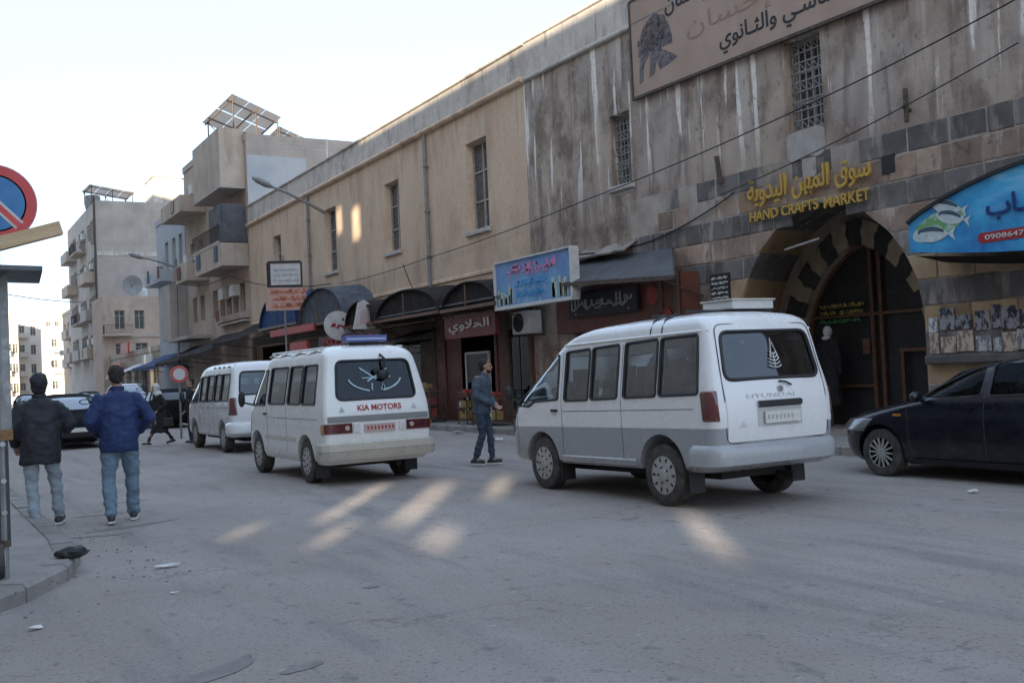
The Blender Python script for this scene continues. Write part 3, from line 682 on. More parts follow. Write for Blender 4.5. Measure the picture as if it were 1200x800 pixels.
pm = [mat("poster_%s" % n, c, c2, 9, .8, contrast=(.46, .54), stretch=(1, 1.6, .7)) for n, c, c2 in (("white", (.62, .62, .61), (.2, .21, .26)), ("blue", (.05, .08, .2), (.5, .55, .6)), ("grey", (.2, .2, .22), (.55, .54, .53)), ("dark", (.03, .03, .045), (.3, .29, .3)), ("sand", (.55, .45, .35), (.25, .18, .15)))]
y = 10.98; i = 0
PLAB = ["white", "blue", "grey", "dark", "sand"]
ORD = "first second third fourth fifth sixth seventh eighth ninth tenth eleventh twelfth thirteenth fourteenth fifteenth sixteenth seventeenth eighteenth nineteenth twentieth".split()
while y > 7.6 and i < 16:
    w_ = rnd.uniform(.13, .3)
    for r_ in range(2):
        q = rnd.choice([0, 1, 3, 3, 2] if r_ else [4, 4, 2, 4]); h = rnd.uniform(.22, .38); z = (1.85 if r_ else 1.5)+rnd.uniform(-.03, .03)
        o = obj('poster', MB().box(-.036, -.03, y-w_, y, z, z+h), pm[q], fn=fg)
        tag(o, f'torn {"pale" if q == 0 else PLAB[q]} paper notice, {ORD[i]} from the gate in the {"upper" if r_ else "lower"} pasted row', 'poster', 'notices pasted on the stone wall right of the gate')
    y -= w_*rnd.uniform(1.0, 1.25); i += 1
# big school banner
bn = thing('school_banner', 'large faded tan banner with black Arabic writing high on the stained wall', 'banner', fg(-.1, 14, 7.45))
m_banner = mat("faded_tan_banner", (0.42, 0.31, 0.245), (0.36, 0.26, 0.2), 1.2, .8, bump=.15, bscale=4, layers=(((0.47, 0.38, 0.3), 1.6, (1, 1, .3), .55, .75, .5),))
obj('cloth', MB().box(-.1, -.07, 8.5, 18.12, 7.47, 9.6), m_banner, bn, fn=fg)
fr = MB(); fr.box(-.13, -.06, 8.45, 18.17, 7.41, 7.47); fr.box(-.125, -.065, 18.12, 18.17, 7.47, 9.62); fr.box(-.125, -.065, 8.45, 18.12, 9.6, 9.65)
for y in (9, 11.2, 13.5, 15.6, 17.6): fr.box(-.06, 0, y, y+.05, 7.42, 7.47)
obj('frame', fr, m_iron, bn, fn=fg)
m_ink = mat("faded_black_ink", (0.03, 0.032, 0.04), None, rough=.8); m_ink2 = mat("faded_brown_ink", (0.30, 0.20, 0.155), None, rough=.8)
text('arabic_letters', arabic("التعليم الأساسـي والثـانوي"), m_ink, 4.7, .56, onwall(15.35, 7.62, -.104), .006, bn, .012)
text('arabic_letters', arabic("والإحسان"), m_ink, 1.75, .5, onwall(16.95, 8.86, -.104), .006, bn, .012)
text('faded_letters', arabic("والإحسان"), m_ink2, 3.2, .5, onwall(16.3, 8.15, -.102), .004, bn, 0)
e_ = MB(); rnd = random.Random(3)
e_.poly([(-.1015, 17.33-.58*math.cos(t)*1.0, 8.3+.78*math.sin(t)) for t in [k*math.pi/14 for k in range(15)]], (-.001, 0, 0))
for k in range(80):
    a0 = rnd.uniform(0, math.pi); r0 = rnd.uniform(.1, .60); c = (17.33-.95*r0*math.cos(a0)*1.0, 8.35+r0*math.sin(a0)*1.15)
    pts = [(-.108, c[0]+.085*math.cos(a0+s_)*(1-s_/7), c[1]+.085*math.sin(a0+s_)*(1-s_/7)) for s_ in [j*.7 for j in range(7)]]
    for a, b in zip(pts[:-1], pts[1:]): e_.bar(a, b, .01, .028)
for (pl) in ([(17.9, 7.72), (17.86, 8.25), (17.6, 8.42), (17.5, 8.3), (17.72, 8.1), (17.78, 7.76)], [(17.55, 7.78), (17.5, 8.25), (17.25, 8.36), (16.8, 8.1), (16.62, 7.98), (16.9, 7.9), (17.2, 7.86), (17.3, 8.1), (17.38, 7.82)]):
    e_.poly([(-.104, y, z) for y, z in pl], (-.005, 0, 0))
obj('emblem', e_, mat("faded_blue_black_ink", (0.06, 0.065, 0.09), (0.24, 0.19, 0.17), 9, .8), bn, fn=fg); P(bn)

# ================================================================== SHOP FRONTS, AWNINGS AND SIGNS
def vault_awning(y0, y1, zs, zt, m_, label, d0=-1.35, mface=None):
    t = thing('vault_awning', label, 'awning', fb(0, (y0+y1)/2, zs)); n = 18; a = []; b = []; a2 = []; b2 = []
    for k in range(n+1):
        q = math.pi*k/n; y = (y0+y1)/2+(y1-y0)/2*math.cos(q); z = zs+(zt-zs)*math.sin(q)
        a.append(fb(d0, y, z)); b.append(fb(-.01, y, z+.12)); a2.append(fb(d0, y, z-.035)); b2.append(fb(-.01, y, z+.085))
    mb = MB(); mb.grid([a, b]); mb.grid([a2, b2]); mb.grid([a, a2]); obj('canopy', mb, m_, t, smooth=True)
    f_ = MB(); yc = (y0+y1)/2; f_.poly([(d0+.12, yc+(y-yc)*.97, zs+(z-zs)*.96) for (x, y, z) in a], (.02, 0, 0)); obj('tympanum', f_, mface or m_canvas, t, fn=fb)
    r = MB(); r.box(FX+d0-.03, FX+d0+.05, y0-.05, y1+.05, zs-.09, zs)
    for y in (y0+.04, y1-.04): r.bar(fb(d0, y, zs-.04), fb(-.02, y, zs-.04), .04); r.bar(fb(d0+.05, y, zs-.05), fb(-.02, y, zs-.75), .03)
    r.bar(fb(d0-.02, yc, zs), fb(d0-.02, yc, zs+(zt-zs)*.85), .035)
    obj('frame', r, m_gateframe, t); P(t); return t
vault_awning(22.5, 25.5, 3.3, 3.95, m_canvas, 'black barrel awning over the red neon shop sign, nearest the blue board')
vault_awning(25.75, 30.3, 3.32, 4.1, m_canvas, 'wide black barrel awning between the drain pipe and the red neon shop')
vault_awning(30.5, 33.0, 3.3, 4.05, m_canvas, 'narrow black barrel awning behind the keystone shaped white sign')
vault_awning(33.2, 38.0, 3.6, 4.85, m_greycanvas, 'grey blue barrel awning right of the tall pole sign', mface=m_greycanvas)
vault_awning(38.2, 43.2, 3.8, 5.1, m_bluecanvas, 'deep blue barrel awning left of the tall pole sign', mface=m_bluecanvas)
# flat tin links between the vaults
o = obj('tin_sheet', MB().add([fb(-1.3, 22.3, 3.42), fb(-1.3, 30.6, 3.4), fb(0, 30.6, 4.0), fb(0, 22.3, 4.0), fb(-1.3, 22.3, 3.39), fb(-1.3, 30.6, 3.37), fb(0, 30.6, 3.97), fb(0, 22.3, 3.97)],
        [(0, 1, 2, 3), (7, 6, 5, 4), (0, 4, 5, 1), (1, 5, 6, 2), (2, 6, 7, 3), (3, 7, 4, 0)]), m_tin); tag(o, 'grey tin sheet roofing between the two black barrel awnings', 'roof sheet')
# neon sign shop
def fascia(y0, y1, z0, z1, d, m_, label, lett=None, seed=1, lm=None, n=1, th=.045, thick=.1, parent_d=0):
    b = obj('shop_sign', MB().box(d, d+thick, y0, y1, z0, z1), m_, fn=fb); tag(b, label, 'sign')
    if lett: text('lettering', arabic(lett), lm, (y1-y0)*.8, (z1-z0)*.62, onwall(y1-(y1-y0)*.1, z0+(z1-z0)*.2, d-.012, fb), .012, b, .015)
    elif lm:
        g_ = MB()
        for j in range(n):
            h = (z1-z0)/n; squiggle(g_, y1-.1*(y1-y0), y0+.1*(y1-y0), z0+h*(n-1-j)+h*.15, z0+h*(n-j)-h*.15, d-.002, seed+j, th)
        obj('lettering', g_, lm, b, fn=fb)
    return b
m_redpanel = mat("dark_red_sign_panel", (0.14, 0.02, 0.02), (0.1, 0.015, 0.016), 3, .5); m_steel = mat("brushed_steel_letters", (0.5, 0.48, 0.45), None, rough=.35, metal=.6)
fascia(23.1, 26.05, 2.5, 3.08, -1.0, m_redpanel, 'dark red shop sign with silver Arabic letters under the black barrel awning', "الحلاوي", 1, m_steel)
m_blue = mat("blue_purple_sign_print", (0.09, 0.2, 0.42), (0.16, 0.36, 0.55), 1.6, .4, layers=(((0.25, 0.22, 0.5), 1.2, (1, 1, 2), .45, .7, .7, 3.5, 4.1), ((.5, .6, .5), 3.5, (1, 1, 1), .56, .68, .8, 3.75, 3.25)))
b = obj('billboard', MB().box(-1.25, -1.1, 19.05, 22.5, 3.14, 4.22), m_blue, fn=lambda x, y, z: fb(x, y, z+(22.5-y)*.0)); tag(b, 'blue and purple printed shop board with white frame, above the air conditioner', 'sign')
f_ = MB(); f_.box(-1.3, -1.08, 19.0, 22.55, 3.06, 3.14); f_.box(-1.3, -1.08, 19.0, 22.55, 4.22, 4.26); f_.box(-1.3, -1.08, 18.98, 19.05, 3.14, 4.22); f_.box(-1.3, -1.08, 22.5, 22.56, 3.14, 4.22); obj('frame', f_, m_white, b, fn=fb)
g_ = MB(); squiggle(g_, 21.9, 19.7, 3.82, 4.14, -1.252, 5, .05); obj('pink_lettering', g_, mat("pink_print", (.55, .22, .4), None, rough=.5), b, fn=fb)
g_ = MB(); squiggle(g_, 21.6, 20.1, 3.52, 3.74, -1.252, 6, .035); squiggle(g_, 21.5, 20.3, 3.3, 3.46, -1.252, 8, .03); obj('blue_lettering', g_, mat("bright_blue_print", (.05, .3, .6), None, rough=.5), b, fn=fb)
g_ = MB(); rnd = random.Random(8)
for k in range(26):
    y = rnd.choice([rnd.uniform(19.15, 19.9), rnd.uniform(21.6, 22.4)]); h = rnd.uniform(.12, .5)
    g_.box(-1.256, -1.25, y, y+rnd.uniform(.05, .12), 3.18, 3.18+h)
obj('printed_bottles', g_, mat("yellow_green_print", (.45, .5, .3), (.5, .55, .55), 9, .5), b, fn=fb)
br = MB(); [br.bar(fb(-1.1, y, z), fb(0, y, z+.1), .04) for y in (19.6, 21.9) for z in (3.2, 4.1)]; obj('bracket', br, m_iron, b)
# air conditioner
ac = thing('air_conditioner', 'white outdoor air conditioner unit on the wall beneath the blue board', 'air conditioner', fb(-.4, 22.7, 2.45))
obj('case', MB().cbox(-.5, -.12, 22.25, 23.1, 2.47, 3.05, .015), m_white, ac, fn=fb)
obj('fan_grille', MB().lathe([(.24, -.03), (.24, 0), (.2, 0), (.2, -.01), (.05, -.015)], (-.5, 22.75, 2.76), 'x', 20), m_black, ac, fn=fb)
obj('bracket', MB().box(-.52, 0, 22.3, 22.35, 2.42, 2.46), m_iron, ac, fn=fb); obj('bracket', MB().box(-.52, 0, 23.0, 23.05, 2.42, 2.46), m_iron, ac, fn=fb); P(ac)
# shop fronts in the openings
def shopfront(y0, y1, label, fn, seed, h=3.2, mfr=m_shopred, door=None, lattice=False):
    t = thing('shopfront', label, 'shop front', fn(0, (y0+y1)/2, .14)); rnd = random.Random(seed)
    f_ = MB()
    for y in (y0+.03, y1-.17): f_.box(-.06, .08, y, y+.14, .14, h-.02)
    f_.box(-.05, .07, y0+.17, y1-.17, h-.55, h-.03); f_.box(-.05, .07, y0+.17, y1-.17, .14, .5); obj('frame', f_, mfr, t, fn=fn)
    if door:
        a, b = door; d_ = MB(); d_.box(-.09, -.03, a, a+.06, .14, 2.13); d_.box(-.09, -.03, b-.06, b, .14, 2.13); d_.box(-.09, -.03, a+.06, b-.06, 2.07, 2.13); dd = obj('door', d_, m_white, t, fn=fn)
        obj('door_glass', MB().box(-.07, -.06, a+.06, b-.06, .16, 2.07), g_dark, dd, fn=fn)
    n = max(2, int((y1-y0)/1.0)); ys = [y0+.2+(y1-y0-.4)*i/n for i in range(n+1)]
    for a, b in zip(ys[:-1], ys[1:]):
        if door and not (b <= door[0]+.1 or a >= door[1]-.1): continue
        if rnd.random() < .6: obj('glass_pane', MB().box(0, .01, a+.03, b-.03, .5, h-.55), g_dark, t, fn=fn)
        else: obj('poster_panel', MB().box(-.02, 0, a+.03, b-.03, .5, h-.6), rnd.choice([m_shopbrown, m_shopred]), t, fn=fn)
    P(t); return t
shopfront(22.9, 24.3, 'brown panelled shop front beneath the air conditioner', fb, 3, mfr=m_shopbrown)
shopfront(24.75, 28.2, 'red framed shop front with a white edged glass door under the silver lettered sign', fb, 5, door=(25.2, 26.65))
shopfront(28.7, 33.0, 'dark shop front under the wide black barrel awning', fb, 6, mfr=m_shopbrown)
shopfront(33.5, 38.0, 'dark shop front under the grey blue barrel awning', fb, 8)
shopfront(38.5, 43.0, 'dark shop front under the deep blue barrel awning', fb, 9, mfr=m_shopbrown)
shopfront(16.6, 20.9, 'red brown shop front under the sloping tin canopy beside the gate', fg, 12, h=3.0)
# fascia over the red shop + black calligraphy sign + canopy
o = obj('fascia_panel', MB().box(-.5, -.02, 16.4, 21.0, 2.36, 3.42), m_shopred, fn=fg); tag(o, 'red brown wooden fascia beneath the sloping tin canopy', 'panel')
obj('pilaster', MB().box(-.56, -.51, 16.45, 16.6, 2.3, 3.42), m_shopbrown, o, fn=fg); obj('pilaster', MB().box(-.56, -.51, 17.0, 17.1, 2.3, 3.42), m_shopbrown, o, fn=fg)
obj('medallion', MB().lathe([(.2, -.02), (.2, 0), (.0, 0)], (-.51, 17.3, 3.0), 'x', 18), mat("red_medallion", (.3, .04, .03), None, rough=.5), o, fn=fg)
obj('medallion', MB().lathe([(.14, -.02), (.14, 0), (.0, 0)], (-.51, 16.85, 2.55), 'x', 18), mat("red_medallion", (.3, .04, .03), None, rough=.5), o, fn=fg)
b = obj('shop_sign', MB().box(-.64, -.57, 17.7, 20.25, 2.7, 3.24), m_black, fn=fg); tag(b, 'black shop sign with pale flowing calligraphy below the sloping tin canopy', 'sign')
g_ = MB(); squiggle(g_, 20.1, 17.85, 2.76, 3.18, -.64, 31, .03, wild=1.8); squiggle(g_, 20.0, 18.0, 2.85, 3.1, -.645, 35, .02, wild=1.5); obj('lettering', g_, mat("dull_silver_letters", (.3, .3, .29), None, rough=.4, metal=.3), b, fn=fg)
cv = [(-1.35, 19.35, 3.45), (-1.35, 15.6, 3.22), (-.02, 17.2, 3.98), (-.02, 20.7, 4.12)]
o = obj('tin_canopy', MB().poly(cv, (0, 0, .03)), m_tin, fn=fg); tag(o, 'sloping dull grey tin canopy over the red brown shop beside the gate', 'canopy')
f_ = MB(); f_.bar((-1.38, 19.38, 3.42), (-1.38, 15.55, 3.19), .05, .08); f_.bar((-1.35, 15.58, 3.2), (-.02, 17.15, 3.95), .04, .06); f_.bar((-1.35, 19.36, 3.42), (-.02, 20.7, 4.08), .04); f_.bar((-1.2, 16.2, 3.24), (-.02, 16.3, 2.9), .03); obj('frame', f_, m_iron, o, fn=fg)
o = obj('plastic_sheet', MB().loft([[fg(-.42+.05*math.sin(k*2.3), 20.6-.28*k, 4.12+.02*math.sin(k*3.1)), fg(-.02, 20.6-.28*k, 4.32+.06*math.sin(k*1.7)), fg(-.02, 20.6-.28*k, 4.28+.06*math.sin(k*1.7)), fg(-.40+.05*math.sin(k*2.3), 20.6-.28*k, 4.08+.02*math.sin(k*3.1))] for k in range(9)]), m_sheet); tag(o, 'pale crumpled sheet lying along the wall above the tin canopy', 'sheet')
# signs further along
m_signwhite = mat("dirty_white_sign", (.6, .58, .56), (.48, .45, .44), 4, .6); m_orange = mat("orange_red_print", (.5, .13, .07), (.55, .25, .16), 5, .6)
rs = thing('round_sign', 'round white hanging shop sign with red writing left of the keystone shaped sign', 'sign', (12.35, 33.2, 3.35))
obj('disc', MB().lathe([(.5, .04), (.5, -.04)], (12.35, 33.2, 3.35), 'y', 28), m_signwhite, rs)
g_ = MB(); squiggle(g_, -.28, .28, 3.25, 3.5, 0, 3, .06, thick=.012); obj('lettering', g_, m_redtext, rs, fn=lambda x, y, z: (12.35+y, 33.15+x, z)); obj('bracket', MB().bar((12.35, 33.2, 3.8), (12.35, 33.2, 4.2), .04), m_iron, rs); P(rs)
o = obj('hanging_sign', MB().poly([(12.05, 31.0, 3.1), (12.85, 31.0, 3.1), (12.72, 31.0, 3.85), (12.45, 31.0, 4.05), (12.25, 31.0, 3.95)], (0, .08, 0)), m_signwhite)
tag(o, 'keystone shaped white sign with a faint picture hanging before the barrel awnings', 'sign')
obj('picture', MB().poly([(12.25, 30.995, 3.25), (12.6, 30.995, 3.25), (12.6, 30.995, 3.6), (12.4, 30.995, 3.75), (12.3, 30.995, 3.6)], (0, .003, 0)), mat("faint_pink_print", (.5, .38, .35), None), o)
m_darkfas = mat("dark_sign_backing", (.05, .03, .03), None, rough=.6); m_red = mat("bright_red_letters", (.45, .04, .03), (.35, .03, .03), 5, .5)
fascia(29.9, 35.6, 2.62, 3.04, -1.4, m_darkfas, 'long dark sign with bright red letters seen just above the second van', None, 12, m_red, 1, .09)
fascia(36.0, 41.4, 3.35, 3.62, -1.42, m_red, 'long narrow red sign band left of the round white sign')
fascia(36.6, 38.6, 2.55, 3.0, -1.5, m_red, 'small red sign box glimpsed above the front of the second van')
ts = thing('pole_sign', 'tall two panel sign with white upper panel and orange red lower panel', 'sign', fb(-1.3, 37.7, 4.1))
def ps(mb_, m_, nm, par): return obj(nm, mb_, m_, par, fn=lambda x, y, z: (12.1+y*math.cos(.35)+x*math.sin(.35)*-1, 37.8-y*math.sin(.35)+x, z))
p1 = ps(MB().box(0, .1, -.62, .5, 5.18, 6.0), m_signwhite, 'white_panel', ts); f_ = MB(); f_.box(-.02, .12, -.68, -.62, 5.1, 6.06); f_.box(-.02, .12, .5, .56, 5.1, 6.06); f_.box(-.02, .12, -.62, .5, 5.1, 5.18); f_.box(-.02, .12, -.62, .5, 6.0, 6.1); ps(f_, m_black, 'frame', ts)
g_ = MB(); [squiggle(g_, -.5, .4, 5.3+.2*j, 5.42+.2*j, -.002, 50+j, .02) for j in range(3)]; ps(g_, mat("grey_blue_print", (.35, .42, .5), None), 'lettering', ts)
p2 = ps(MB().box(0, .08, -.78, .68, 4.22, 5.08), mat("salmon_sign_panel", (.55, .36, .3), (.5, .3, .25), 3), 'orange_panel', ts)
g_ = MB(); [squiggle(g_, -.6, .6, 4.3+.26*j, 4.5+.26*j, -.002, 60+j, .06) for j in range(3)]; ps(g_, m_orange, 'lettering', ts)
obj('post', MB().tube([(12.0, 37.9, .14), (12.0, 37.9, 6.3)], .04), m_pole, ts); P(ts)
# fish restaurant arched sign (near right)
def fs(d, y, z): return fg(d-.9, y, z)
fy0, fy1, fcy = 5.4, 10.58, 8.0
def ftop(y): t = (y-fcy)/2.58; return 3.5+.62*math.cos(t*math.pi/2)**.8 if abs(t) < 1 else 3.5
def fbot(y): t = (y-fcy)/2.58; return 3.08-.22*max(0, math.cos(t*math.pi/2))
m_fish = mat("bright_blue_sign_print", (0.02, 0.16, 0.45), (0.06, 0.42, 0.72), .9, .3, layers=(((0.45, 0.68, 0.82), 1.6, (1, .5, 2.4), .5, .7, .8, 3.3, 3.9),), contrast=(.4, .6))
sg = thing('fish_shop_sign', 'arched bright blue shop sign with printed fish on the right of the gate', 'sign', fs(0, 8, 3))
mb = MB(); ys = [fy0+(fy1-fy0)*i/40 for i in range(41)]
mb.loft([[(0, y, fbot(y)), (0, y, ftop(y)), (.12, y, ftop(y)), (.12, y, fbot(y))] for y in ys]); obj('panel', mb, m_fish, sg, fn=fs)
mb = MB(); [mb.bar((.03, a, ftop(a)+.025), (.03, b, ftop(b)+.025), .16, .05) for a, b in zip(ys[:-1], ys[1:])]; obj('rim', mb, m_black, sg, fn=fs)
mb = MB(); mb.grid([[(.1, y, ftop(y)) for y in ys], [(.88, y, ftop(y)+.05) for y in ys]]); mb.grid([[(.1, y, fbot(y)-.05) for y in ys], [(.88, y, fbot(y)-.15) for y in ys]]); obj('canopy', mb, m_canvas, sg, fn=fs)
def fish(cy, cz, L_, ang, m_body, nm):
    n = 16; pts = []
    for k in range(n+1): t = k/n; pts.append((-L_/2+L_*.82*t, .17*L_*math.sin(math.pi*min(1, t*.97+.02))**.75))
    out = pts + [(L_*.5, .15*L_), (L_*.43, 0), (L_*.5, -.15*L_)] + [(x, -h) for x, h in reversed(pts)]
    R_ = lambda x, h: (-.008, cy-(x*math.cos(ang)-h*math.sin(ang)), cz+(x*math.sin(ang)+h*math.cos(ang)))
    o = obj(nm, MB().poly([R_(x, h) for x, h in out], (-.004, 0, 0)), m_body, sg, fn=fs)
    dk = MB(); dk.poly([R_(x, h*.95) for x, h in pts[2:-2]]+[R_(x, h*.35) for x, h in reversed(pts[2:-2])], (-.006, 0, 0))
    for q in range(3): dk.bar(R_(-L_*.2+q*.01, -.08*L_), R_(-L_*.2+q*.01, .08*L_), .004, .008)
    e = R_(-L_*.38, .03*L_); dk.lathe([(.018, -.012), (.018, -.004)], e, 'x', 10)
    obj('fish_back', dk, mat("fish_dark_print", (.05, .09, .13), None, rough=.4), o, fn=fs)
m_fb = mat("silver_fish_print", (.42, .5, .52), (.6, .66, .66), 12, .4)
obj('printed_plate', MB().poly([(-.004, 10.05+.46*math.cos(t), 3.43+.2*math.sin(t)+.12*math.cos(t)*-1) for t in [k*math.pi/12 for k in range(24)]], (-.002, 0, 0)), mat("white_plate_print", (.5, .62, .62), (.16, .36, .14), 3, contrast=(.45, .55)), sg, fn=fs)
fish(10.12, 3.30, .72, -.1, m_fb, 'printed_fish'); fish(9.85, 3.66, .62, -.3, m_fb, 'printed_fish'); fish(9.80, 3.50, .6, -.3, m_fb, 'printed_fish')
text('arabic_letters', arabic("ســاب"), mat("navy_print", (.01, .03, .16), None, rough=.4), 1.0, .36, onwall(9.25, 3.36, -.92), .01, sg, .02)
pill = [(-.006, y, z) for y, z in [(9.38-.06*math.cos(t) if c else 7.6+.06*math.cos(t), 3.12+.085*math.sin(t)) for c, t in [(0, math.pi/2-k*math.pi/6) for k in range(1)]]]
rp = MB(); cyc = [(9.34+.075*math.sin(t), 3.135+.075*math.cos(t)) for t in [k*math.pi/8 for k in range(9)]] + [(8.35-.075*math.sin(t), 3.135-.075*math.cos(t)) for t in [k*math.pi/8 for k in range(9)]]
obj('red_pill', rp.poly([(-.006, y, z) for y, z in cyc], (-.003, 0, 0)), m_redtext, sg, fn=fs)
text('phone_number', "0908647502", m_white, .85, .075, onwall(9.3, 3.10, -.912), .004, sg, .01); P(sg)

# ================================================================== BUILDINGS FURTHER DOWN THE STREET
def block(name, label, y0, y1, z1, m_, wins=(), dx=0.0, depth=14, fn=None, msrc=None, cat='building', parap=True, rows=2, roofz=None):
    """a building whose street face lies at X = FX+dx; wins (ya, yb, za, zb)"""
    t = thing(name, label, cat, (FX+dx, (y0+y1)/2, 0)); f = fn or (lambda d, y, z: (FX+dx+d, y, z))
    mb = wallgrid(MB(), y0, y1, 0, z1, list(wins), .25)
    for q in ([(0, y0, 0), (depth, y0, 0), (depth, y0, z1), (0, y0, z1)], [(0, y1, 0), (depth, y1, 0), (depth, y1, z1), (0, y1, z1)],
              [(0, y0, z1), (0, y1, z1), (depth, y1, z1), (depth, y0, z1)], [(depth, y0, 0), (depth, y1, 0), (depth, y1, z1), (depth, y0, z1)]):
        mb.add(q, [(0, 1, 2, 3)])
    obj('wall', mb, m_, t, fn=f, recalc=False)
    for a, b, c, e in wins: window(t, f, a, b, c, e, .18, 2, 2, sill=False)
    if parap:
        p = MB(); p.box(-.06, .2, y0+.01, y1-.01, z1+.003, z1+.35); p.box(.2, depth, y0+.01, y0+.2, z1+.003, z1+.35); obj('parapet', p, m_, t, fn=f)
    return t, f
def balcony(t, f, y0, y1, z0, h=1.0, out=1.2, m_=None, rail='solid', roof=False):
    b = obj('balcony', MB().box(-out, -.005, y0, y1, z0, z0+.16), m_ or m_conc2, t, fn=f)
    r = MB()
    if rail == 'solid': r.box(-out, -out+.1, y0, y1, z0+.16, z0+h); r.box(-out+.1, -.01, y0, y0+.1, z0+.16, z0+h); r.box(-out+.1, -.01, y1-.1, y1, z0+.16, z0+h); obj('railing', r, m_ or m_conc2, b, fn=f)
    else:
        n = int((y1-y0)/.14)
        for i in range(n+1): y = y0+(y1-y0)*i/n; r.box(-out, -out+.02, y-.01, y+.01, z0+.16, z0+h)
        for k in range(8): d = -out+out*k/8; r.box(d, d+.02, y0, y0+.02, z0+.16, z0+h)
        r.box(-out-.01, -out+.03, y0, y1, z0+h, z0+h+.04); r.box(-out, 0, y0-.01, y0+.03, z0+h, z0+h+.04); obj('railing', r, m_iron, b, fn=f)
    return b
# A: the house with solar panels, next to the beige building
tA, fA = block('apartment_house', 'cream house with solar panels on its roof beside the beige building', 49.06, 57.0, 13.3, m_conc3,
               [(50.0, 51.0, 5.1, 6.5), (51.3, 52.3, 5.1, 6.5), (52.6, 53.6, 5.1, 6.5), (53.9, 54.9, 5.1, 6.5), (50.6, 52.0, 7.5, 9.6), (53.4, 54.8, 7.5, 9.6), (55.4, 56.4, 5.1, 6.6)])
obj('side_wall', MB().box(.02, 14, 48.98, 49.05, 10.05, 13.6), m_block, tA, fn=fA); obj('side_wall_paint', MB().box(.02, 3.0, 48.96, 48.975, 10.1, 12.6), m_bluewall, tA, fn=fA)
balcony(tA, fA, 49.1, 54.6, 7.2, 1.1, 1.3, m_conc2); bx = obj('bay', MB().box(-1.2, -.005, 49.3, 54.8, 11.1, 13.9), m_conc2, tA, fn=fA); obj('bay_underside', MB().box(-1.25, -.01, 49.25, 54.85, 10.98, 11.09), m_conc, bx, fn=fA)
obj('shade_cloth', MB().box(-1.25, -1.2, 49.2, 51.6, 8.35, 10.2), mat("dark_shade_cloth", (.07, .07, .08), (.11, .11, .12), 2), tA, fn=fA)
obj('shade_cloth', MB().box(-1.22, -.1, 49.15, 49.2, 8.35, 10.2), mat("dark_shade_cloth", (.07, .07, .08), (.11, .11, .12), 2), tA, fn=fA)
balcony(tA, fA, 49.4, 54.4, 4.55, .1, .3, m_conc2); balcony(tA, fA, 49.6, 55, 8.3, .9, 1.32, m_conc2, 'bars'); P(tA)
tA2, fA2 = block('apartment_house', 'narrow pinkish stair block rising above the neighbouring balconies', 57.02, 62.5, 14.2, m_conc2, [(58.2, 59.4, 8.2, 9.8), (60.4, 61.4, 8.2, 9.8), (58.4, 59.4, 5.2, 6.6), (60.2, 61.2, 5.2, 6.6)], dx=.01)
balcony(tA2, fA2, 57.2, 62.4, 11.1, .9, 1.4, m_conc2); balcony(tA2, fA2, 57.1, 60, 7.3, 1.0, 1.2, m_conc2); obj('slab', MB().box(-1.3, -.01, 57.1, 62.4, 4.1, 4.3), m_conc, tA2, fn=fA2); P(tA2)
tC, fC = block('apartment_house', 'faded blue fronted house with small windows left of the stair block', 62.52, 71.0, 12.2, m_bluewall,
               [(63.4, 64.3, 9.0, 10.8), (65.2, 66.2, 9.0, 10.8), (67.4, 68.4, 9.0, 10.8), (63.2, 64.0, 5.6, 7.0), (65.0, 65.8, 5.2, 7.0), (66.8, 67.5, 5.8, 6.8), (68.6, 69.6, 5.4, 7.0)], dx=-.02)
obj('side_box', MB().box(-1.0, -.01, 62.6, 65.2, 4.3, 7.6), m_conc, tC, fn=fC); balcony(tC, fC, 65.6, 70.6, 8.1, .7, .9, m_bluewall); P(tC)
tS, fS = block('shop_row', 'low flat roofed row of shops under the bare wall of the tall grey block', 71.02, 91.9, 4.0, m_conc2, [(72+3.3*i, 74.6+3.3*i, .15, 2.9) for i in range(6)], depth=6); P(tS)
# low cream house facing down the street
def frontblock(name, label, x0, x1, yf, z1, m_, wins, depth=12, fnm=None):
    t = thing(name, label, 'building', ((x0+x1)/2, yf, 0)); mb = MB(); W_ = list(wins)
    mb2 = wallgrid(MB(), x0, x1, 0, z1, W_, .25); mb.v = [(y, x, z) for x, y, z in mb2.v]; mb.f = mb2.f; mb.m = mb2.m
    mb.v = [(v[0], yf+v[1], v[2]) for v in mb.v]
    for q in ([(x0, yf, 0), (x0, yf+depth, 0), (x0, yf+depth, z1), (x0, yf, z1)], [(x1, yf, 0), (x1, yf+depth, 0), (x1, yf+depth, z1), (x1, yf, z1)], [(x0, yf, z1), (x1, yf, z1), (x1, yf+depth, z1), (x0, yf+depth, z1)]): mb.add(q, [(0, 1, 2, 3)])
    obj('wall', mb, m_, t, recalc=False); f = lambda d, y, z: (y, yf+d, z)
    for a, b, c, e in W_: window(t, f, a, b, c, e, .18, 2, 2, sill=False)
    return t, f
tL, fL = frontblock('house', 'small cream house with a satellite dish on its roof below the bare grey wall', 13.3, 18.2, 92.0, 9.4, m_conc3, [(14.3, 15.1, 6.6, 8.2), (15.9, 16.7, 6.6, 8.2), (14.3, 15.1, 4.2, 5.4), (15.9, 16.9, 4.2, 5.4)], 5.9)
obj('string_course', MB().box(-.12, -.005, 13.25, 18.2, 5.9, 6.1), m_conc, tL, fn=fL); balcony(tL, fL, 13.3, 15.6, 6.0, .9, 1.0, m_conc2, 'bars'); P(tL)
tD, fD = frontblock('apartment_block', 'tall grey apartment block with a blank side wall and stacked balconies', 13.86, 19.8, 98.0, 18.6, m_conc, [], 20)
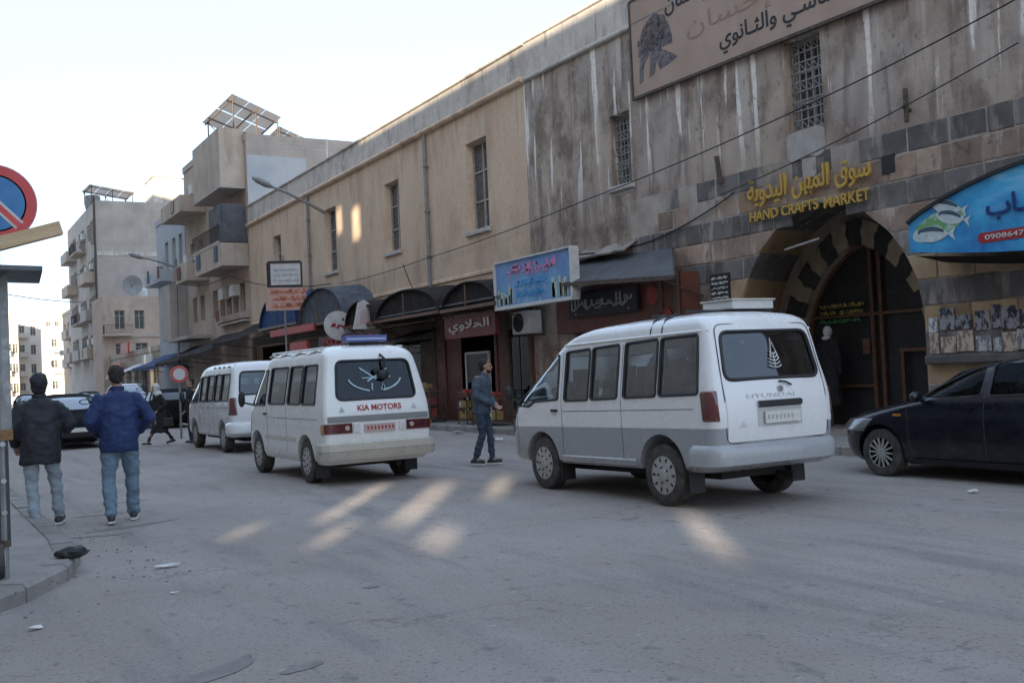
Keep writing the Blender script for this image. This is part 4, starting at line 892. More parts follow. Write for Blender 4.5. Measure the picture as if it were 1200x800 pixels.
obj('string_course', MB().box(-.05, -.005, 13.9, 19.8, 13.6, 14.0), m_parapet, tD, fn=fD); obj('stair_tower', MB().box(0.02, 4, 19.81, 21.6, 0, 21.0), m_conc, tD, fn=fD); obj('tower_cap', MB().box(-.15, 4.1, 18.9, 21.8, 21.003, 21.25), m_parapet, tD, fn=fD)
obj('tower_head', MB().box(0.03, 4, 19.0, 19.8, 18.61, 21.0), m_parapet, tD, fn=fD)
fE = lambda d, y, z: (FX+d, y, z)
for k, z in enumerate((4.4, 7.8, 11.2, 14.6)):
    for j, (a, b) in enumerate(((98.4, 103.0), (104.5, 109.0), (111, 116))):
        if (k+j) % 4 != 3: balcony(tD, fE, a, b, z, 1.0, 1.0, m_conc if (k+j) % 2 else m_conc2, 'solid' if (k*j) % 2 == 0 else 'bars')
        window(tD, lambda d, y, z_: (FX+d-.3, y, z_), a+.8, a+2.2, z+.3, z+2.4, .2, 2, 2, sill=False); window(tD, lambda d, y, z_: (FX+d-.3, y, z_), a+2.8, b-.4, z+.9, z+2.3, .2, 2, 2, sill=False)
P(tD)
tE, fE2 = block('apartment_block', 'dark weathered house with small balconies beyond the tall grey block', 118.1, 134, 10.5, m_conc2, [(119+3*i, 120.4+3*i, 4.5+3.2*j, 6.3+3.2*j) for i in range(5) for j in range(2)], dx=1.0)
for j in range(2):
    balcony(tE, fE2, 118.3, 121.5, 4.2+3.2*j, 1.0, .8, m_conc); balcony(tE, fE2, 124, 128.5, 4.2+3.2*j, 1.0, .8, m_conc2)
P(tE)
rnd = random.Random(17); CL = [mat("laundry_%s" % n, c, None, rough=.9) for n, c in (("white", (.5, .49, .47)), ("red", (.16, .07, .06)), ("blue", (.09, .11, .15)), ("sand", (.34, .28, .22)))]
def clutter(t, f, y0, y1, z, n, out):
    for k in range(n):
        y = rnd.uniform(y0, y1-.8)
        if rnd.random() < .45: obj('laundry', MB().box(-out-.03, -out-.01, y, y+rnd.uniform(.4, .9), z+.2, z+rnd.uniform(.75, 1.0)), rnd.choice(CL), t, fn=f)
        else: obj('wall_air_conditioner', MB().box(-.38, -.02, y, y+.8, z+1.3, z+1.85), m_white, t, fn=f)
fA0 = lambda d, y, z: (FX+d, y, z)
for t, y0, y1, z, n, out in ((tA, 49.4, 54.4, 7.3, 5, 1.32), (tA, 50, 56, 4.6, 3, .35), (tA2, 57.4, 62, 7.3, 4, 1.22), (tA2, 57.4, 62, 11.1, 2, 1.42), (tC, 65.6, 70.4, 8.1, 4, .92), (tC, 63, 70, 4.6, 4, .05), (tD, 98.5, 103, 4.4, 3, 1.02), (tD, 98.5, 109, 7.8, 4, 1.02), (tD, 98.5, 116, 11.2, 4, 1.02), (tD, 98.5, 109, 14.6, 3, 1.02), (tE, 118.5, 130, 4.3, 3, .8)):
    inv = Matrix.Translation(-Vector(t.location)); before = set(t.children); clutter(t, fA0, y0, y1, z, n, out)
    for ch in set(t.children)-before: ch.matrix_parent_inverse = inv
# rooftop things
def translucent(name, c):
    m = bpy.data.materials.new(name); m.use_nodes = True; N = m.node_tree.nodes; K = m.node_tree.links; b = N["Principled BSDF"]; b.inputs["Base Color"].default_value = (*c, 1)
    t = N.new("ShaderNodeBsdfTranslucent"); t.inputs[0].default_value = (*c, 1); x = N.new("ShaderNodeMixShader"); x.inputs[0].default_value = .7
    K.new(b.outputs[0], x.inputs[1]); K.new(t.outputs[0], x.inputs[2]); K.new(x.outputs[0], N["Material Output"].inputs[0]); return m
m_backsheet = translucent("pale_panel_backsheet", (.72, .66, .6))
def solar(x, y, z, w_, h_, yaw, tilt, label, nx=3, ny=2, leg=1.0, grp=None):
    t = thing('solar_panel', label, 'solar panel', (x, y, z), yaw, grp); ct, st = math.cos(tilt), math.sin(tilt)
    f = lambda a, b, c: (a, b*ct-c*st, b*st+c*ct)
    mp_ = m_backsheet
    for i in range(nx):
        for j in range(ny):
            a, b = -w_/2+w_*i/nx, -h_/2+h_*j/ny; o = obj('panel', MB().box(a+.03, a+w_/nx-.03, b+.03, b+h_/ny-.03, 0, .006), mp_, t, fn=f)
    r = MB()
    for b in (-h_*.3, h_*.3): r.bar(f(-w_/2, b, -.05), f(w_/2, b, -.05), .06)
    for a in (-w_*.45, 0, w_*.45):
        r.bar(f(a, -h_/2, -.08), f(a, h_/2, -.08), .06)
        for b in (-h_*.4, h_*.4): p = f(a, b, -.08); r.bar(p, (p[0], p[1], -leg), .05)
        p, q = f(a, h_*.4, -.1), f(a, -h_*.4, -.08); r.bar(p, (q[0], q[1], -leg), .035)
    obj('mounting_frame', r, m_iron, t); return t
solar(15.55, 55.2, 15.9, 5.4, 2.3, R(45), R(-36), 'large pale solar panel array on a steel frame, nearer the street', 3, 2, 2.4)
solar(19.0, 58.6, 15.7, 3.9, 1.5, R(45), R(-36), 'smaller solar panel strip to the right of the large array', 3, 1, 2.2)
o = solar(15.6, 101.5, 20.0, 5.5, 1.3, R(35), R(-30), 'dark edged solar panel strip on the roof of the tall grey block', 4, 1, 1.5)
def tank(x, y, z, r, h, label, m_=None, horiz=False):
    o = obj('water_tank', MB().lathe([(r*.3, h), (r*.35, h+.06), (r*.9, h-.04), (r, h*.9), (r, h*.1), (r*.95, 0)], (0, 0, 0), 'z', 18), m_ or m_white, smooth=True, loc=(x, y, z)); tag(o, label, 'water tank')
tank(15.2, 65.5, 12.2, .6, 1.2, 'white water tank on the roof of the faded blue house'); tank(17.2, 95.5, 9.4, .5, 1.0, 'small pale water tank on the small cream house roof'); tank(16.5, 106, 18.6, .6, 1.2, 'white water tank behind the solar strip on the tall grey block')
tank(14.6, 58.5, 14.2, .6, 1.1, 'white water tank on the roof of the pinkish stair block'); tank(14.4, 103, 18.6, .7, 1.3, 'dark water tank on the roof edge of the tall grey block', m_pole)
dsh = thing('satellite_dish', 'grey satellite dish on the small cream house roof against the blank wall', 'satellite dish', (16.0, 93, 9.2)); dsh.scale = (.9, .9, .9)
obj('dish', MB().lathe([(0.02, .28), (.5, .2), (.85, .04), (.95, -.02), (.9, -.02), (.45, .14), (.02, .22)], (0, 0, 1.4), 'y', 22), m_pole, dsh, smooth=True); obj('mast', MB().tube([(0, .2, 0), (0, .2, 1.4), (0, .05, 1.5)], .05), m_pole, dsh)

for (x, y, z, h_, lb) in ((14.2, 97.9, 4, 16, 'thin black pipe up the corner of the tall grey block'),):
    o = obj('corner_pipe', MB().tube([(FX-.1, 97.9, z), (FX-.1, 97.9, z+h_-1)], .1), m_iron); tag(o, lb, 'pipe')
# far sunlit end of the street
rnd = random.Random(21)
FARL = ['cream block at the far street end, nearest the grey apartment block', 'tallest far pale block with rows of small windows', 'far narrow block with a flat roof next to the tallest far block',
        'far wide cream block closing the street', 'far low pale block at the left end of the street', 'far pale block seen just right of the metal post']
for i, (x0, x1, y, z1) in enumerate([(15.8, 21.5, 160, 11.0), (13.0, 16.6, 178, 14.3), (10.8, 12.8, 172, 12.6), (17.5, 24, 215, 17.5), (13.4, 17.2, 225, 19.0), (9.0, 12.6, 205, 17.0)]):
    nx = max(2, int((x1-x0)/1.5)); wn = [(x0+.4+(x1-x0-.4)*a/nx, x0+.4+(x1-x0-.4)*a/nx+.75, 1.6+3*b, 3.1+3*b) for a in range(nx) for b in range(int((z1-1.8)/3))]
    t, f = frontblock('apartment_block', FARL[i], x0, x1, y, z1, m_far, wn, 10); 
    for b in range(int((z1-1.8)/3)): obj('balcony', MB().box(-.8, -.01, x0+.3, x0+(x1-x0)*.45, 1.2+3*b, 2.0+3*b), m_far, t, fn=f)
    P(t)
# thin walls added out of view: they shade the street, slots cast its sun patches
def shaderow(label, x, y0, y1, z1, holes):
    t = thing('shade_wall', label, 'building', (x, (y0+y1)/2, 0)); f = lambda d, y, z: (x+d, y, z)
    mb = wallgrid(MB(), y0, y1, 0, z1, holes, -.25); mb.add([(-.25, y0, 0), (-.25, y1, 0), (-.25, y1, z1), (-.25, y0, z1)] , []) 
    obj('wall', mb, m_conc2, t, fn=f, recalc=False); P(t)
SHD = []
def back(px, py, pz, X):      # where the sun ray through a point crosses the plane X
    t = (px-X)/SUN_H[0]; return py-SUN_H[1]*t, pz+math.tan(R(SUN_EL))*t
def slot(X, pa, pb, wy, wz):  # opening centred on the ray through the middle of a lit patch
    (ya, za), (yb, zb) = back(*pa, X), back(*pb, X); return (min(ya, yb)-wy, max(ya, yb)+wy, min(za, zb)-wz, max(za, zb)+wz)
XA = -9.0
def gslot(x, y, l, w, wz=.03):   # opening whose light lands on the road at x, y as a strip l long and w wide
    dx, dy = SUN_H[0]*l/2, SUN_H[1]*l/2
    return slot(XA, (x-dx, y-dy, 0), (x+dx, y+dy, 0), w, wz)
holes = [gslot(4.8, 12.15, 1.0, .42, .2), gslot(5.4, 11.4, 1.2, .5, .22), gslot(6.75, 12.0, .9, .42, 0.13),
         gslot(6.2, 7.2, .7, .4, .14), gslot(2.95, 10.6, .3, .42, .05), gslot(3.6, 9.7, .4, .40, 0.08), gslot(4.3, 8.75, .4, .5, 0.08)]
wholes = [slot(XA, (FX, 36.5, 7.55), (FX, 36.5, 7.55), .34, .5), slot(XA, (FX, 34.9, 7.2), (FX, 34.7, 7.2), .36, .6)]
shaderow('added unseen concrete wall with slots for sun patches along the near side of the street', XA, -46, 0.1, 16.2, holes)
shaderow('added unseen shading wall with two sun slots on the near side, beside the pavement corner', XA, .1, 40, 21.5, wholes)
shaderow('tall added unseen shading wall on the near side, furthest down the street', XA, 40.1, 104, 27, [])

# ================================================================== STREET FURNITURE
def street_lamp(base, tip, label, wallp):
    t = thing('street_lamp', label, 'street lamp', base); b = Vector(base); e = Vector(tip)
    r = MB(); r.tube([b, b.lerp(e, .3)+Vector((0, 0, .05)), b.lerp(e, .7)+Vector((0, 0, .06)), e], [.07, .06, .05, .04]); obj('arm', r, m_pole, t)
    d = (e-b).normalized(); h = MB(); h.tube([e-d*.1, e+d*.15, e+d*.55, e+d*.75], [.05, .13, .12, .04], 10); obj('lamp_head', h, m_pole, t)
    if wallp: obj('pole', MB().tube([(b.x, b.y, wallp), (b.x, b.y, b.z+.5)], .075), m_pole, t)
    P(t); return t
street_lamp((13.75, 37.9, 8.0), (11.55, 37.7, 8.9), 'long grey street lamp arm fixed to the beige wall, rising over the street', 0)
street_lamp((12.7, 60, 8.3), (11.0, 60.6, 8.9), 'slim street lamp on a rusty pole before the faded blue house', .14)
o = obj('rooftop_mast', MB().tube([(FX+.2, 38.3, 9.2), (FX+.2, 38.3, 11.0)], .04).tube([(FX+.2, 38.3, 10.5), (FX-.2, 38.6, 10.6)], .02), m_white); tag(o, 'thin white mast with a small bracket on the beige parapet', 'mast')
def roundsign(loc, rz, r, label, post, m_in, bar=False, th=.012):
    t = thing('round_road_sign', label, 'road sign', loc, rz); z = 0
    obj('plate', MB().lathe([(r, .0), (r, th), (0, th)], (0, 0, 0), 'y', 40), m_white, t)
    obj('red_ring', MB().lathe([(r*.98, -.001), (r*.98, -.004), (r*.74, -.004), (r*.74, -.001)], (0, 0, 0), 'y', 40), mat("sign_red", (.62, .05, .05), (.5, .05, .05), 6, .4), t)
    obj('centre_disc', MB().lathe([(r*.70, -.001), (r*.70, -.004), (0, -.004)], (0, 0, 0), 'y', 36), m_in, t)
    if bar: obj('red_slash', MB().poly([(-r*.62, -.006, r*.52), (-r*.52, -.006, r*.62), (r*.62, -.006, -r*.52), (r*.52, -.006, -r*.62)], (0, -.002, 0)), mat("sign_red", (.62, .05, .05)), t); obj('white_edge', MB().poly([(-r*.66, -.005, r*.47), (-r*.47, -.005, r*.66), (r*.66, -.005, -r*.47), (r*.47, -.005, -r*.66)], (0, -.001, 0)), m_white, t)
    obj('post', MB().tube([(0, th+.04, .3 if post > 0 else 0), (0, th+.04, -loc[2]+.1)], .03), m_pole, t); return t
roundsign((0.515, 8.72, 2.985), R(0), .30, 'round blue no stopping sign with red ring on the left post', 1, mat("sign_blue", (.02, .14, .36), (.03, .18, .4), 5, .4), True)
roundsign((6.05, 28.6, 1.85), R(-10), .23, 'small round red ringed sign on a thin post by the third van', 0, m_white)
# kiosk post with sheet roof, plank and wheel on the left edge
kx, ky = .46, 8.75
kt = thing('vending_cart', 'edge of a metal street cart with a sheet roof, dark base and small wheel', 'cart', (kx, ky, .12))
obj('upright', MB().box(kx-.28, kx+.13, ky, ky+.06, 1.2, 2.42), mat("grimy_grey_panel", (.3, .31, .31), (.2, .2, .195), 4, .7, layers=(((.45, .45, .43), 9, (1, 1, 1), .5, .6, .7),)), kt)
obj('base_panel', MB().box(kx-.28, kx+.1, ky+.0, ky+.05, .38, 1.19).box(kx-.9, kx-.28, ky, ky+.05, .38, 1.19), mat("dark_navy_panel", (.02, .022, .035), (.05, .05, .06), 5, .5), kt)
obj('rusty_edge', MB().box(kx-.28, kx+.1, ky-.012, ky-.002, .36, .41), m_iron, kt); obj('rusty_edge', MB().box(kx-.28, kx+.135, ky-.012, ky-.002, 1.17, 1.25), mat("rusty_orange_edge", (.3, .17, .06), (.2, .1, .05), 12, .8), kt)
obj('roof_sheet', MB().poly([(kx-.9, ky-.3, 2.47), (kx+.35, ky-.3, 2.44), (kx+.4, ky+.5, 2.42), (kx-.9, ky+.5, 2.45)], (0, 0, .035)), m_tin, kt)
wh = obj('wheel', MB().lathe([(.1, -.03), (.135, -.025), (.135, .025), (.1, .03)], (kx+.02, ky+.03, .26), 'x', 20), m_tyre, kt, smooth=True); obj('hub', MB().lathe([(.09, -.035), (.09, .035)], (kx+.02, ky+.03, .26), 'x', 14), m_rim, wh); obj('fork', MB().bar((kx+.07, ky+.03, .26), (kx+.05, ky+.03, .4), .03), m_iron, wh)
for z in (1.14, .86, .62): obj('fitting', MB().lathe([(.02, -.02), (.02, 0)], (kx+.06, ky-.001, z), 'y', 10), m_rim, kt)
P(kt)
o = obj('wooden_plank', MB().box(-.6, .38, -.06, .06, -.05, .05), m_wood); o.location = (.6, 8.62, 2.68); o.rotation_euler = (0, R(-17), 0); tag(o, 'pale sawn plank lying on the cart roof below the no stopping sign', 'plank')
for i, (x, y, s_, lb) in enumerate([(.61, 7.31, .05, 'crumpled white paper at the foot of the near kerb'), (1.57, 7.85, .03, 'scrap of white paper on the open asphalt'), (1.75, 9.0, .065, 'flattened white strip of litter beside the kerb corner'),
                                   (11.7, 23.2, .16, 'grey heap of rubbish by the far kerb left of the standing man'), (10.9, 19.7, .13, 'white bag of rubbish just in front of the right hand van nose'), (9.7, 7.1, .07, 'pale flattened scrap under the side of the dark car'), (9.9, 12.6, .1, 'small grey rubble piece between the van and the parked car')]):
    b = MB(); b.ell((0, 0, s_*.3), s_*(1.6 if i == 2 else 1), s_*.6, s_*.16, 10, 7); b.v = [tuple(Vector(v)*(1+.7*noise.noise(Vector(v)*30+Vector((i, 0, 0))))) for v in b.v]
    o = obj('litter', b, m_paper if i not in (3, 6) else m_pave, loc=(x, y, .004)); tag(o, lb, 'litter')
b = MB(); b.ell((0, 0, .05), .13, .1, .05, 12, 8); b.v = [tuple(Vector(v)*(1+.5*noise.noise(Vector(v)*14))) for v in b.v]
o = obj('rubbish_bag', b, m_black, loc=(1.06, 9.35, .12)); tag(o, 'crumpled black rubbish bag on the kerb corner', 'bag')
rnd = random.Random(6); b = MB()
for k in range(170):
    x, y = (rnd.uniform(.9, 1.9), rnd.uniform(8.2, 12.6)) if k < 80 else ((rnd.uniform(.2, 1.1), rnd.uniform(7.0, 9)) if k < 105 else (rnd.uniform(11.5, 12.15), rnd.uniform(7, 24)))
    s_ = rnd.uniform(.003, .011); z = .02 if x > 1.0 else .1; b.box(x-s_, x+s_, y-s_, y+s_, z, z+s_)
kind(obj('rubble', b, m_kerb), 'stuff')
def cable(pts, r, label, sag=0.0):
    out = []
    for a, b in zip(pts[:-1], pts[1:]):
        a, b = Vector(a), Vector(b)
        for k in range(14): t = k/14; out.append(a.lerp(b, t)-Vector((0, 0, sag*4*t*(1-t))))
    out.append(Vector(pts[-1])); o = obj('overhead_cable', MB().tube(out, r, 6), m_cable, smooth=True); tag(o, label, 'cable', None)
cable([(13.2, 7.0, 6.62), (13.5, 12.0, 6.0), (13.7, 19.7, 5.5), (13.72, 29.1, 5.15), (13.7, 36.5, 5.1)], .012, 'long black cable running along the whole facade from upper right', .06)
cable([(13.7, 30.6, 5.15), (13.7, 29.2, 3.95), (13.75, 26.0, 4.1)], .016, 'looping black cable hanging from the beige wall beside the drain pipe', .25)
cable([(14.0, 15.2, 4.85), (13.95, 18.5, 4.2), (13.9, 21.6, 4.55)], .015, 'sagging cable over the tin canopy', .12)
cable([(13.9, 9.0, 5.95), (13.9, 15.5, 4.85)], .01, 'thin cable across the stone courses over the gate', .1)
cable([(13.7, 37.5, 5.2), (13.6, 52, 7.0), (12.7, 60, 7.4)], .02, 'cable strung from the beige building to the pinkish block', .3)
cable([(12.5, 97, 9.3), (-2.5, 60, 8.6)], .03, 'thin cable crossing the far street near the left edge', .5)


# goods and racks on the pavement, awnings further along
GOODS = [mat("goods_%s" % n, c, tuple(v*.6 for v in c), 25, .7) for n, c in (("red", (.3, .05, .04)), ("cream", (.45, .4, .32)), ("green", (.07, .14, .07)), ("brown", (.2, .11, .06)), ("blue", (.06, .1, .22)), ("white", (.5, .5, .48)), ("ochre", (.35, .22, .07)))]
def rack(x, y0, y1, h, label, seed, shelves=3):
    t = thing('display_rack', label, 'display rack', (x, (y0+y1)/2, .14)); rnd = random.Random(seed); f = MB()
    for y in (y0, y1):
        for d in (-.25, .25): f.box(x+d-.015, x+d+.015, y-.015, y+.015, .14, h)
    for z in (.25, h-.03):
        for d in (-.25, .25): f.box(x+d-.012, x+d+.012, y0, y1, z, z+.02)
        for y in (y0, y1): f.box(x-.25, x+.25, y-.012, y+.012, z+.001, z+.021)
    f2 = obj('frame', f, m_iron, t)
    for k in range(shelves):
        z = .3+(h-.4)*k/max(1, shelves-1) if shelves > 1 else .5
        sh = obj('shelf', MB().box(x-.27, x+.27, y0-.02, y1+.02, z-.02, z), m_shopbrown, t)
        y = y0+.03
        while y < y1-.12:
            w_ = rnd.uniform(.1, .26); hh = rnd.uniform(.1, .26); obj('goods', MB().cbox(x-.24, x-.02, y, min(y+w_, y1-.02), z+.002, z+hh, .01), rnd.choice(GOODS), sh); y += w_+.02
    P(t)
for a in ((12.95, 24.6, 25.1, 1.0, 'low rack of mixed goods right of the white edged shop door', 1, 3), (12.95, 26.9, 28.3, 1.15, 'wide rack of mixed goods left of the white edged shop door', 2, 3), (12.95, 29.2, 31.0, 1.3, 'tall goods rack under the wide black barrel awning', 3, 3),
          (12.9, 31.6, 33.4, 1.0, 'goods rack under the narrow black barrel awning', 4, 3), (12.9, 22.9, 24.2, .95, 'goods rack beneath the air conditioner', 5, 2), (12.95, 18.6, 20.6, 1.0, 'goods rack before the red brown shop front', 7, 2), (12.95, 34.2, 37, 1.1, 'long goods rack under the grey blue barrel awning', 9, 3)): rack(*a)
def flat_awning(x, y0, y1, z0, z1, out, m_, label):
    t = thing('flat_awning', label, 'awning', (x, (y0+y1)/2, z1)); n = 12; top = []; low = []
    for k in range(n+1):
        y = y0+(y1-y0)*k/n; sg = .05*math.sin(k*2.1)
        top.append((x, y, z1)); low.append((x-out, y, z0+sg*.5))
    m = MB(); mid = [((a[0]+b[0])/2, a[1], (a[2]+b[2])/2-.06-.03*math.sin(i*1.3)) for i, (a, b) in enumerate(zip(top, low))]
    m.grid([top, mid, low, [(q[0], q[1], q[2]-.22-.04*math.sin(i*1.9)) for i, q in enumerate(low)]]); obj('canvas', m, m_, t, smooth=True)
    f = MB(); [f.bar((x, y, z0-.3), (x-out, y, z0-.05), .03) for y in (y0+.1, y1-.1)]; f.bar((x-out, y0, z0-.03), (x-out, y1, z0-.03), .035); obj('frame', f, m_iron, t); P(t)
flat_awning(FX, 43.6, 48.8, 3.5, 4.3, 2.0, m_canvas, 'sagging black awning at the left end of the beige building')
flat_awning(FX-.1, 49.4, 54.6, 3.1, 4.1, 2.2, m_canvas, 'large black awning below the row of four small windows')
flat_awning(FX-.1, 55.0, 61.0, 2.9, 3.8, 2.2, m_canvas, 'black awning below the pinkish stair block')
flat_awning(FX-.1, 62.0, 69.5, 2.8, 3.6, 2.0, m_bluecanvas, 'dark blue awning below the faded blue house')
flat_awning(FX, 76.0, 80.0, 2.5, 3.3, 2.2, m_white, 'small white awning on the low shop row')
flat_awning(FX-.05, 28.2, 30.4, 2.55, 2.95, 1.6, m_canvas, 'short black awning flap beneath the wide barrel awning')
for (y0, y1, z0, z1, m_, lb) in ((71.5, 75.0, 3.0, 3.8, m_white, 'pale blank shop board on the low shop row next to the blue house'), (80.5, 83.5, 4.2, 5.0, m_red, 'bright red shop sign high on the low shop row'), (62.5, 66, 2.2, 2.7, m_red, 'red shop board under the dark blue awning'), (84, 88, 2.9, 3.6, m_orange, 'orange shop board at the far end of the low shop row')):
    o = obj('shop_sign', MB().box(-.5, -.4, y0, y1, z0, z1), m_, fn=fb); tag(o, lb, 'sign')
# ================================================================== VEHICLES
def interp(tab, z, k):
    zs = [r[0] for r in tab]
    if z <= zs[0]: return tab[0][k]
    if z >= zs[-1]: return tab[-1][k]
    for i in range(len(zs)-1):
        if zs[i] <= z <= zs[i+1]:
            t = (z-zs[i])/(zs[i+1]-zs[i])
            p0 = tab[max(0, i-1)]; p1 = tab[i]; p2 = tab[i+1]; p3 = tab[min(len(tab)-1, i+2)]
            def sl(a, b): return (b[k]-a[k])/(b[0]-a[0]) if b[0] != a[0] else 0
            h = p2[0]-p1[0]; s = sl(p1, p2); m1 = sl(p0, p2) if i > 0 else s; m2 = sl(p1, p3) if i+2 < len(tab) else s
            if (m1*s) <= 0: m1 = 0
            if (m2*s) <= 0: m2 = 0
            m1 = math.copysign(min(abs(m1), 2.5*abs(s)), s); m2 = math.copysign(min(abs(m2), 2.5*abs(s)), s)
            a = 2*t**3-3*t*t+1; b = t**3-2*t*t+t; c = -2*t**3+3*t*t; d = t**3-t*t
            return a*p1[k]+b*h*m1+c*p2[k]+d*h*m2
class Body:
    """a body stacked from horizontal outlines; table rows: z, half width, rear y, front y, rear corner radius, front corner radius, rear bulge, front bulge"""
    def __init__(s, tab, zs): s.tab = tab; s.zs = zs
    def p(s, z): return [interp(s.tab, z, k) for k in range(1, 8)]
    def side(s, y, z):
        W, yr, yf, Rr, Rf, br, bf = s.p(z); e = yr+br+Rr; g = yf-bf-Rf
        if y < e: t = min(1, (e-y)/Rr); return W-Rr+Rr*math.sqrt(max(0, 1-t*t))
        if y > g: t = min(1, (y-g)/Rf); return W-Rf*.7+Rf*.7*math.sqrt(max(0, 1-t*t))
        return W
    def rear(s, x, z):
        W, yr, yf, Rr, Rf, br, bf = s.p(z); a = abs(x); q = yr+br*(a/W)**2
        if a > W-Rr: t = min(1, (a-(W-Rr))/Rr); q += Rr*(1-math.sqrt(max(0, 1-t*t)))
        return q
    def front(s, x, z):
        W, yr, yf, Rr, Rf, br, bf = s.p(z); a = abs(x); q = yf-bf*(a/W)**2; w_ = Rf*.7
        if a > W-w_: t = min(1, (a-(W-w_))/w_); q -= Rf*(1-math.sqrt(max(0, 1-t*t)))
        return q
    def outline(s, z, inset=0.0, ends=0.0):
        W, yr, yf, Rr, Rf, br, bf = s.p(z); pts = []
        nC = 9
        # rear: from +x to -x, then left side up, front, right side down
        for k in range(9): x = (W-Rr)*(1-2*k/8); pts.append((x, s.rear(x, z)))
        for k in range(1, nC): t = math.pi/2*k/nC; x = -(W-Rr+Rr*math.sin(t)); pts.append((x, yr+br*(1)+Rr*(1-math.cos(t)) if True else 0))
        y0, y1 = yr+br+Rr, yf-bf-Rf
        for k in range(14): pts.append((-W, y0+(y1-y0)*k/13))
        for k in range(1, nC): t = math.pi/2*k/nC; pts.append((-(W-Rf*.7+Rf*.7*math.cos(t)), y1+Rf*math.sin(t)))
        for k in range(9): x = -(W-Rf*.7)*(1-2*k/8); pts.append((x, s.front(x, z)))
        for k in range(1, nC): t = math.pi/2*(1-k/nC); pts.append((W-Rf*.7+Rf*.7*math.cos(t), y1+Rf*math.sin(t)))
        for k in range(14): pts.append((W, y1-(y1-y0)*k/13))
        for k in range(1, nC): t = math.pi/2*(1-k/nC); pts.append((W-Rr+Rr*math.sin(t), yr+br+Rr*(1-math.cos(t))))
        if inset:
            yc = (yr+yf)/2; pts = [(x*(1-inset/W), yc+(y-yc)*(1-inset/((yf-yr)/2))) for x, y in pts]
        return [(x, y, z) for x, y in pts]
    def shell(s, inset=0.0, z0=None, z1=None):
        zs = [z for z in s.zs if (z0 is None or z >= z0) and (z1 is None or z <= z1)]
        return MB().loft([s.outline(z, inset) for z in zs])
def boolean(o, cutters):
    for c in cutters:
        m = o.modifiers.new('cut', 'BOOLEAN'); m.operation = 'DIFFERENCE'; m.object = c; m.solver = 'EXACT'
    me = evalmesh(o); old = o.data; o.modifiers.clear(); o.data = me; bpy.data.meshes.remove(old)
    for c in cutters: bpy.data.objects.remove(c)
    me.polygons.foreach_set("use_smooth", [True]*len(me.polygons)); me.set_sharp_from_angle(angle=R(32))
def roundpoly(pts, r, n=4):
    out = []; N_ = len(pts)
    for i in range(N_):
        p, a, b = Vector(pts[i]), Vector(pts[i-1]), Vector(pts[(i+1) % N_]); da = (a-p); db = (b-p)
        ra = min(r, da.length*.45); rb = min(r, db.length*.45); A = p+da.normalized()*ra; B = p+db.normalized()*rb
        for k in range(n+1): t = k/n; out.append(tuple(A*(1-t)**2+p*2*t*(1-t)+B*t*t))
    return out
def patch(poly, fn, cell=0.08):
    """fill a 2-D polygon (u,v) with horizontal bands and lift it on to a surface"""
    vs = sorted({round(p[1], 5) for p in poly}); v0, v1 = vs[0], vs[-1]
    lev = sorted(set([v0+(v1-v0)*k/ max(2, int((v1-v0)/cell)) for k in range(max(2, int((v1-v0)/cell))+1)] + vs)); rows = []
    for v in lev:
        vv = min(max(v, v0+1e-4), v1-1e-4); xs = []
        for i in range(len(poly)):
            a, b = poly[i], poly[(i+1) % len(poly)]
            if (a[1]-vv)*(b[1]-vv) < 0: xs.append(a[0]+(b[0]-a[0])*(vv-a[1])/(b[1]-a[1]))
        if len(xs) < 2: continue
        a, b = min(xs), max(xs); n = 10; rows.append([fn(a+(b-a)*k/n, v) for k in range(n+1)])
    return MB().grid(rows)
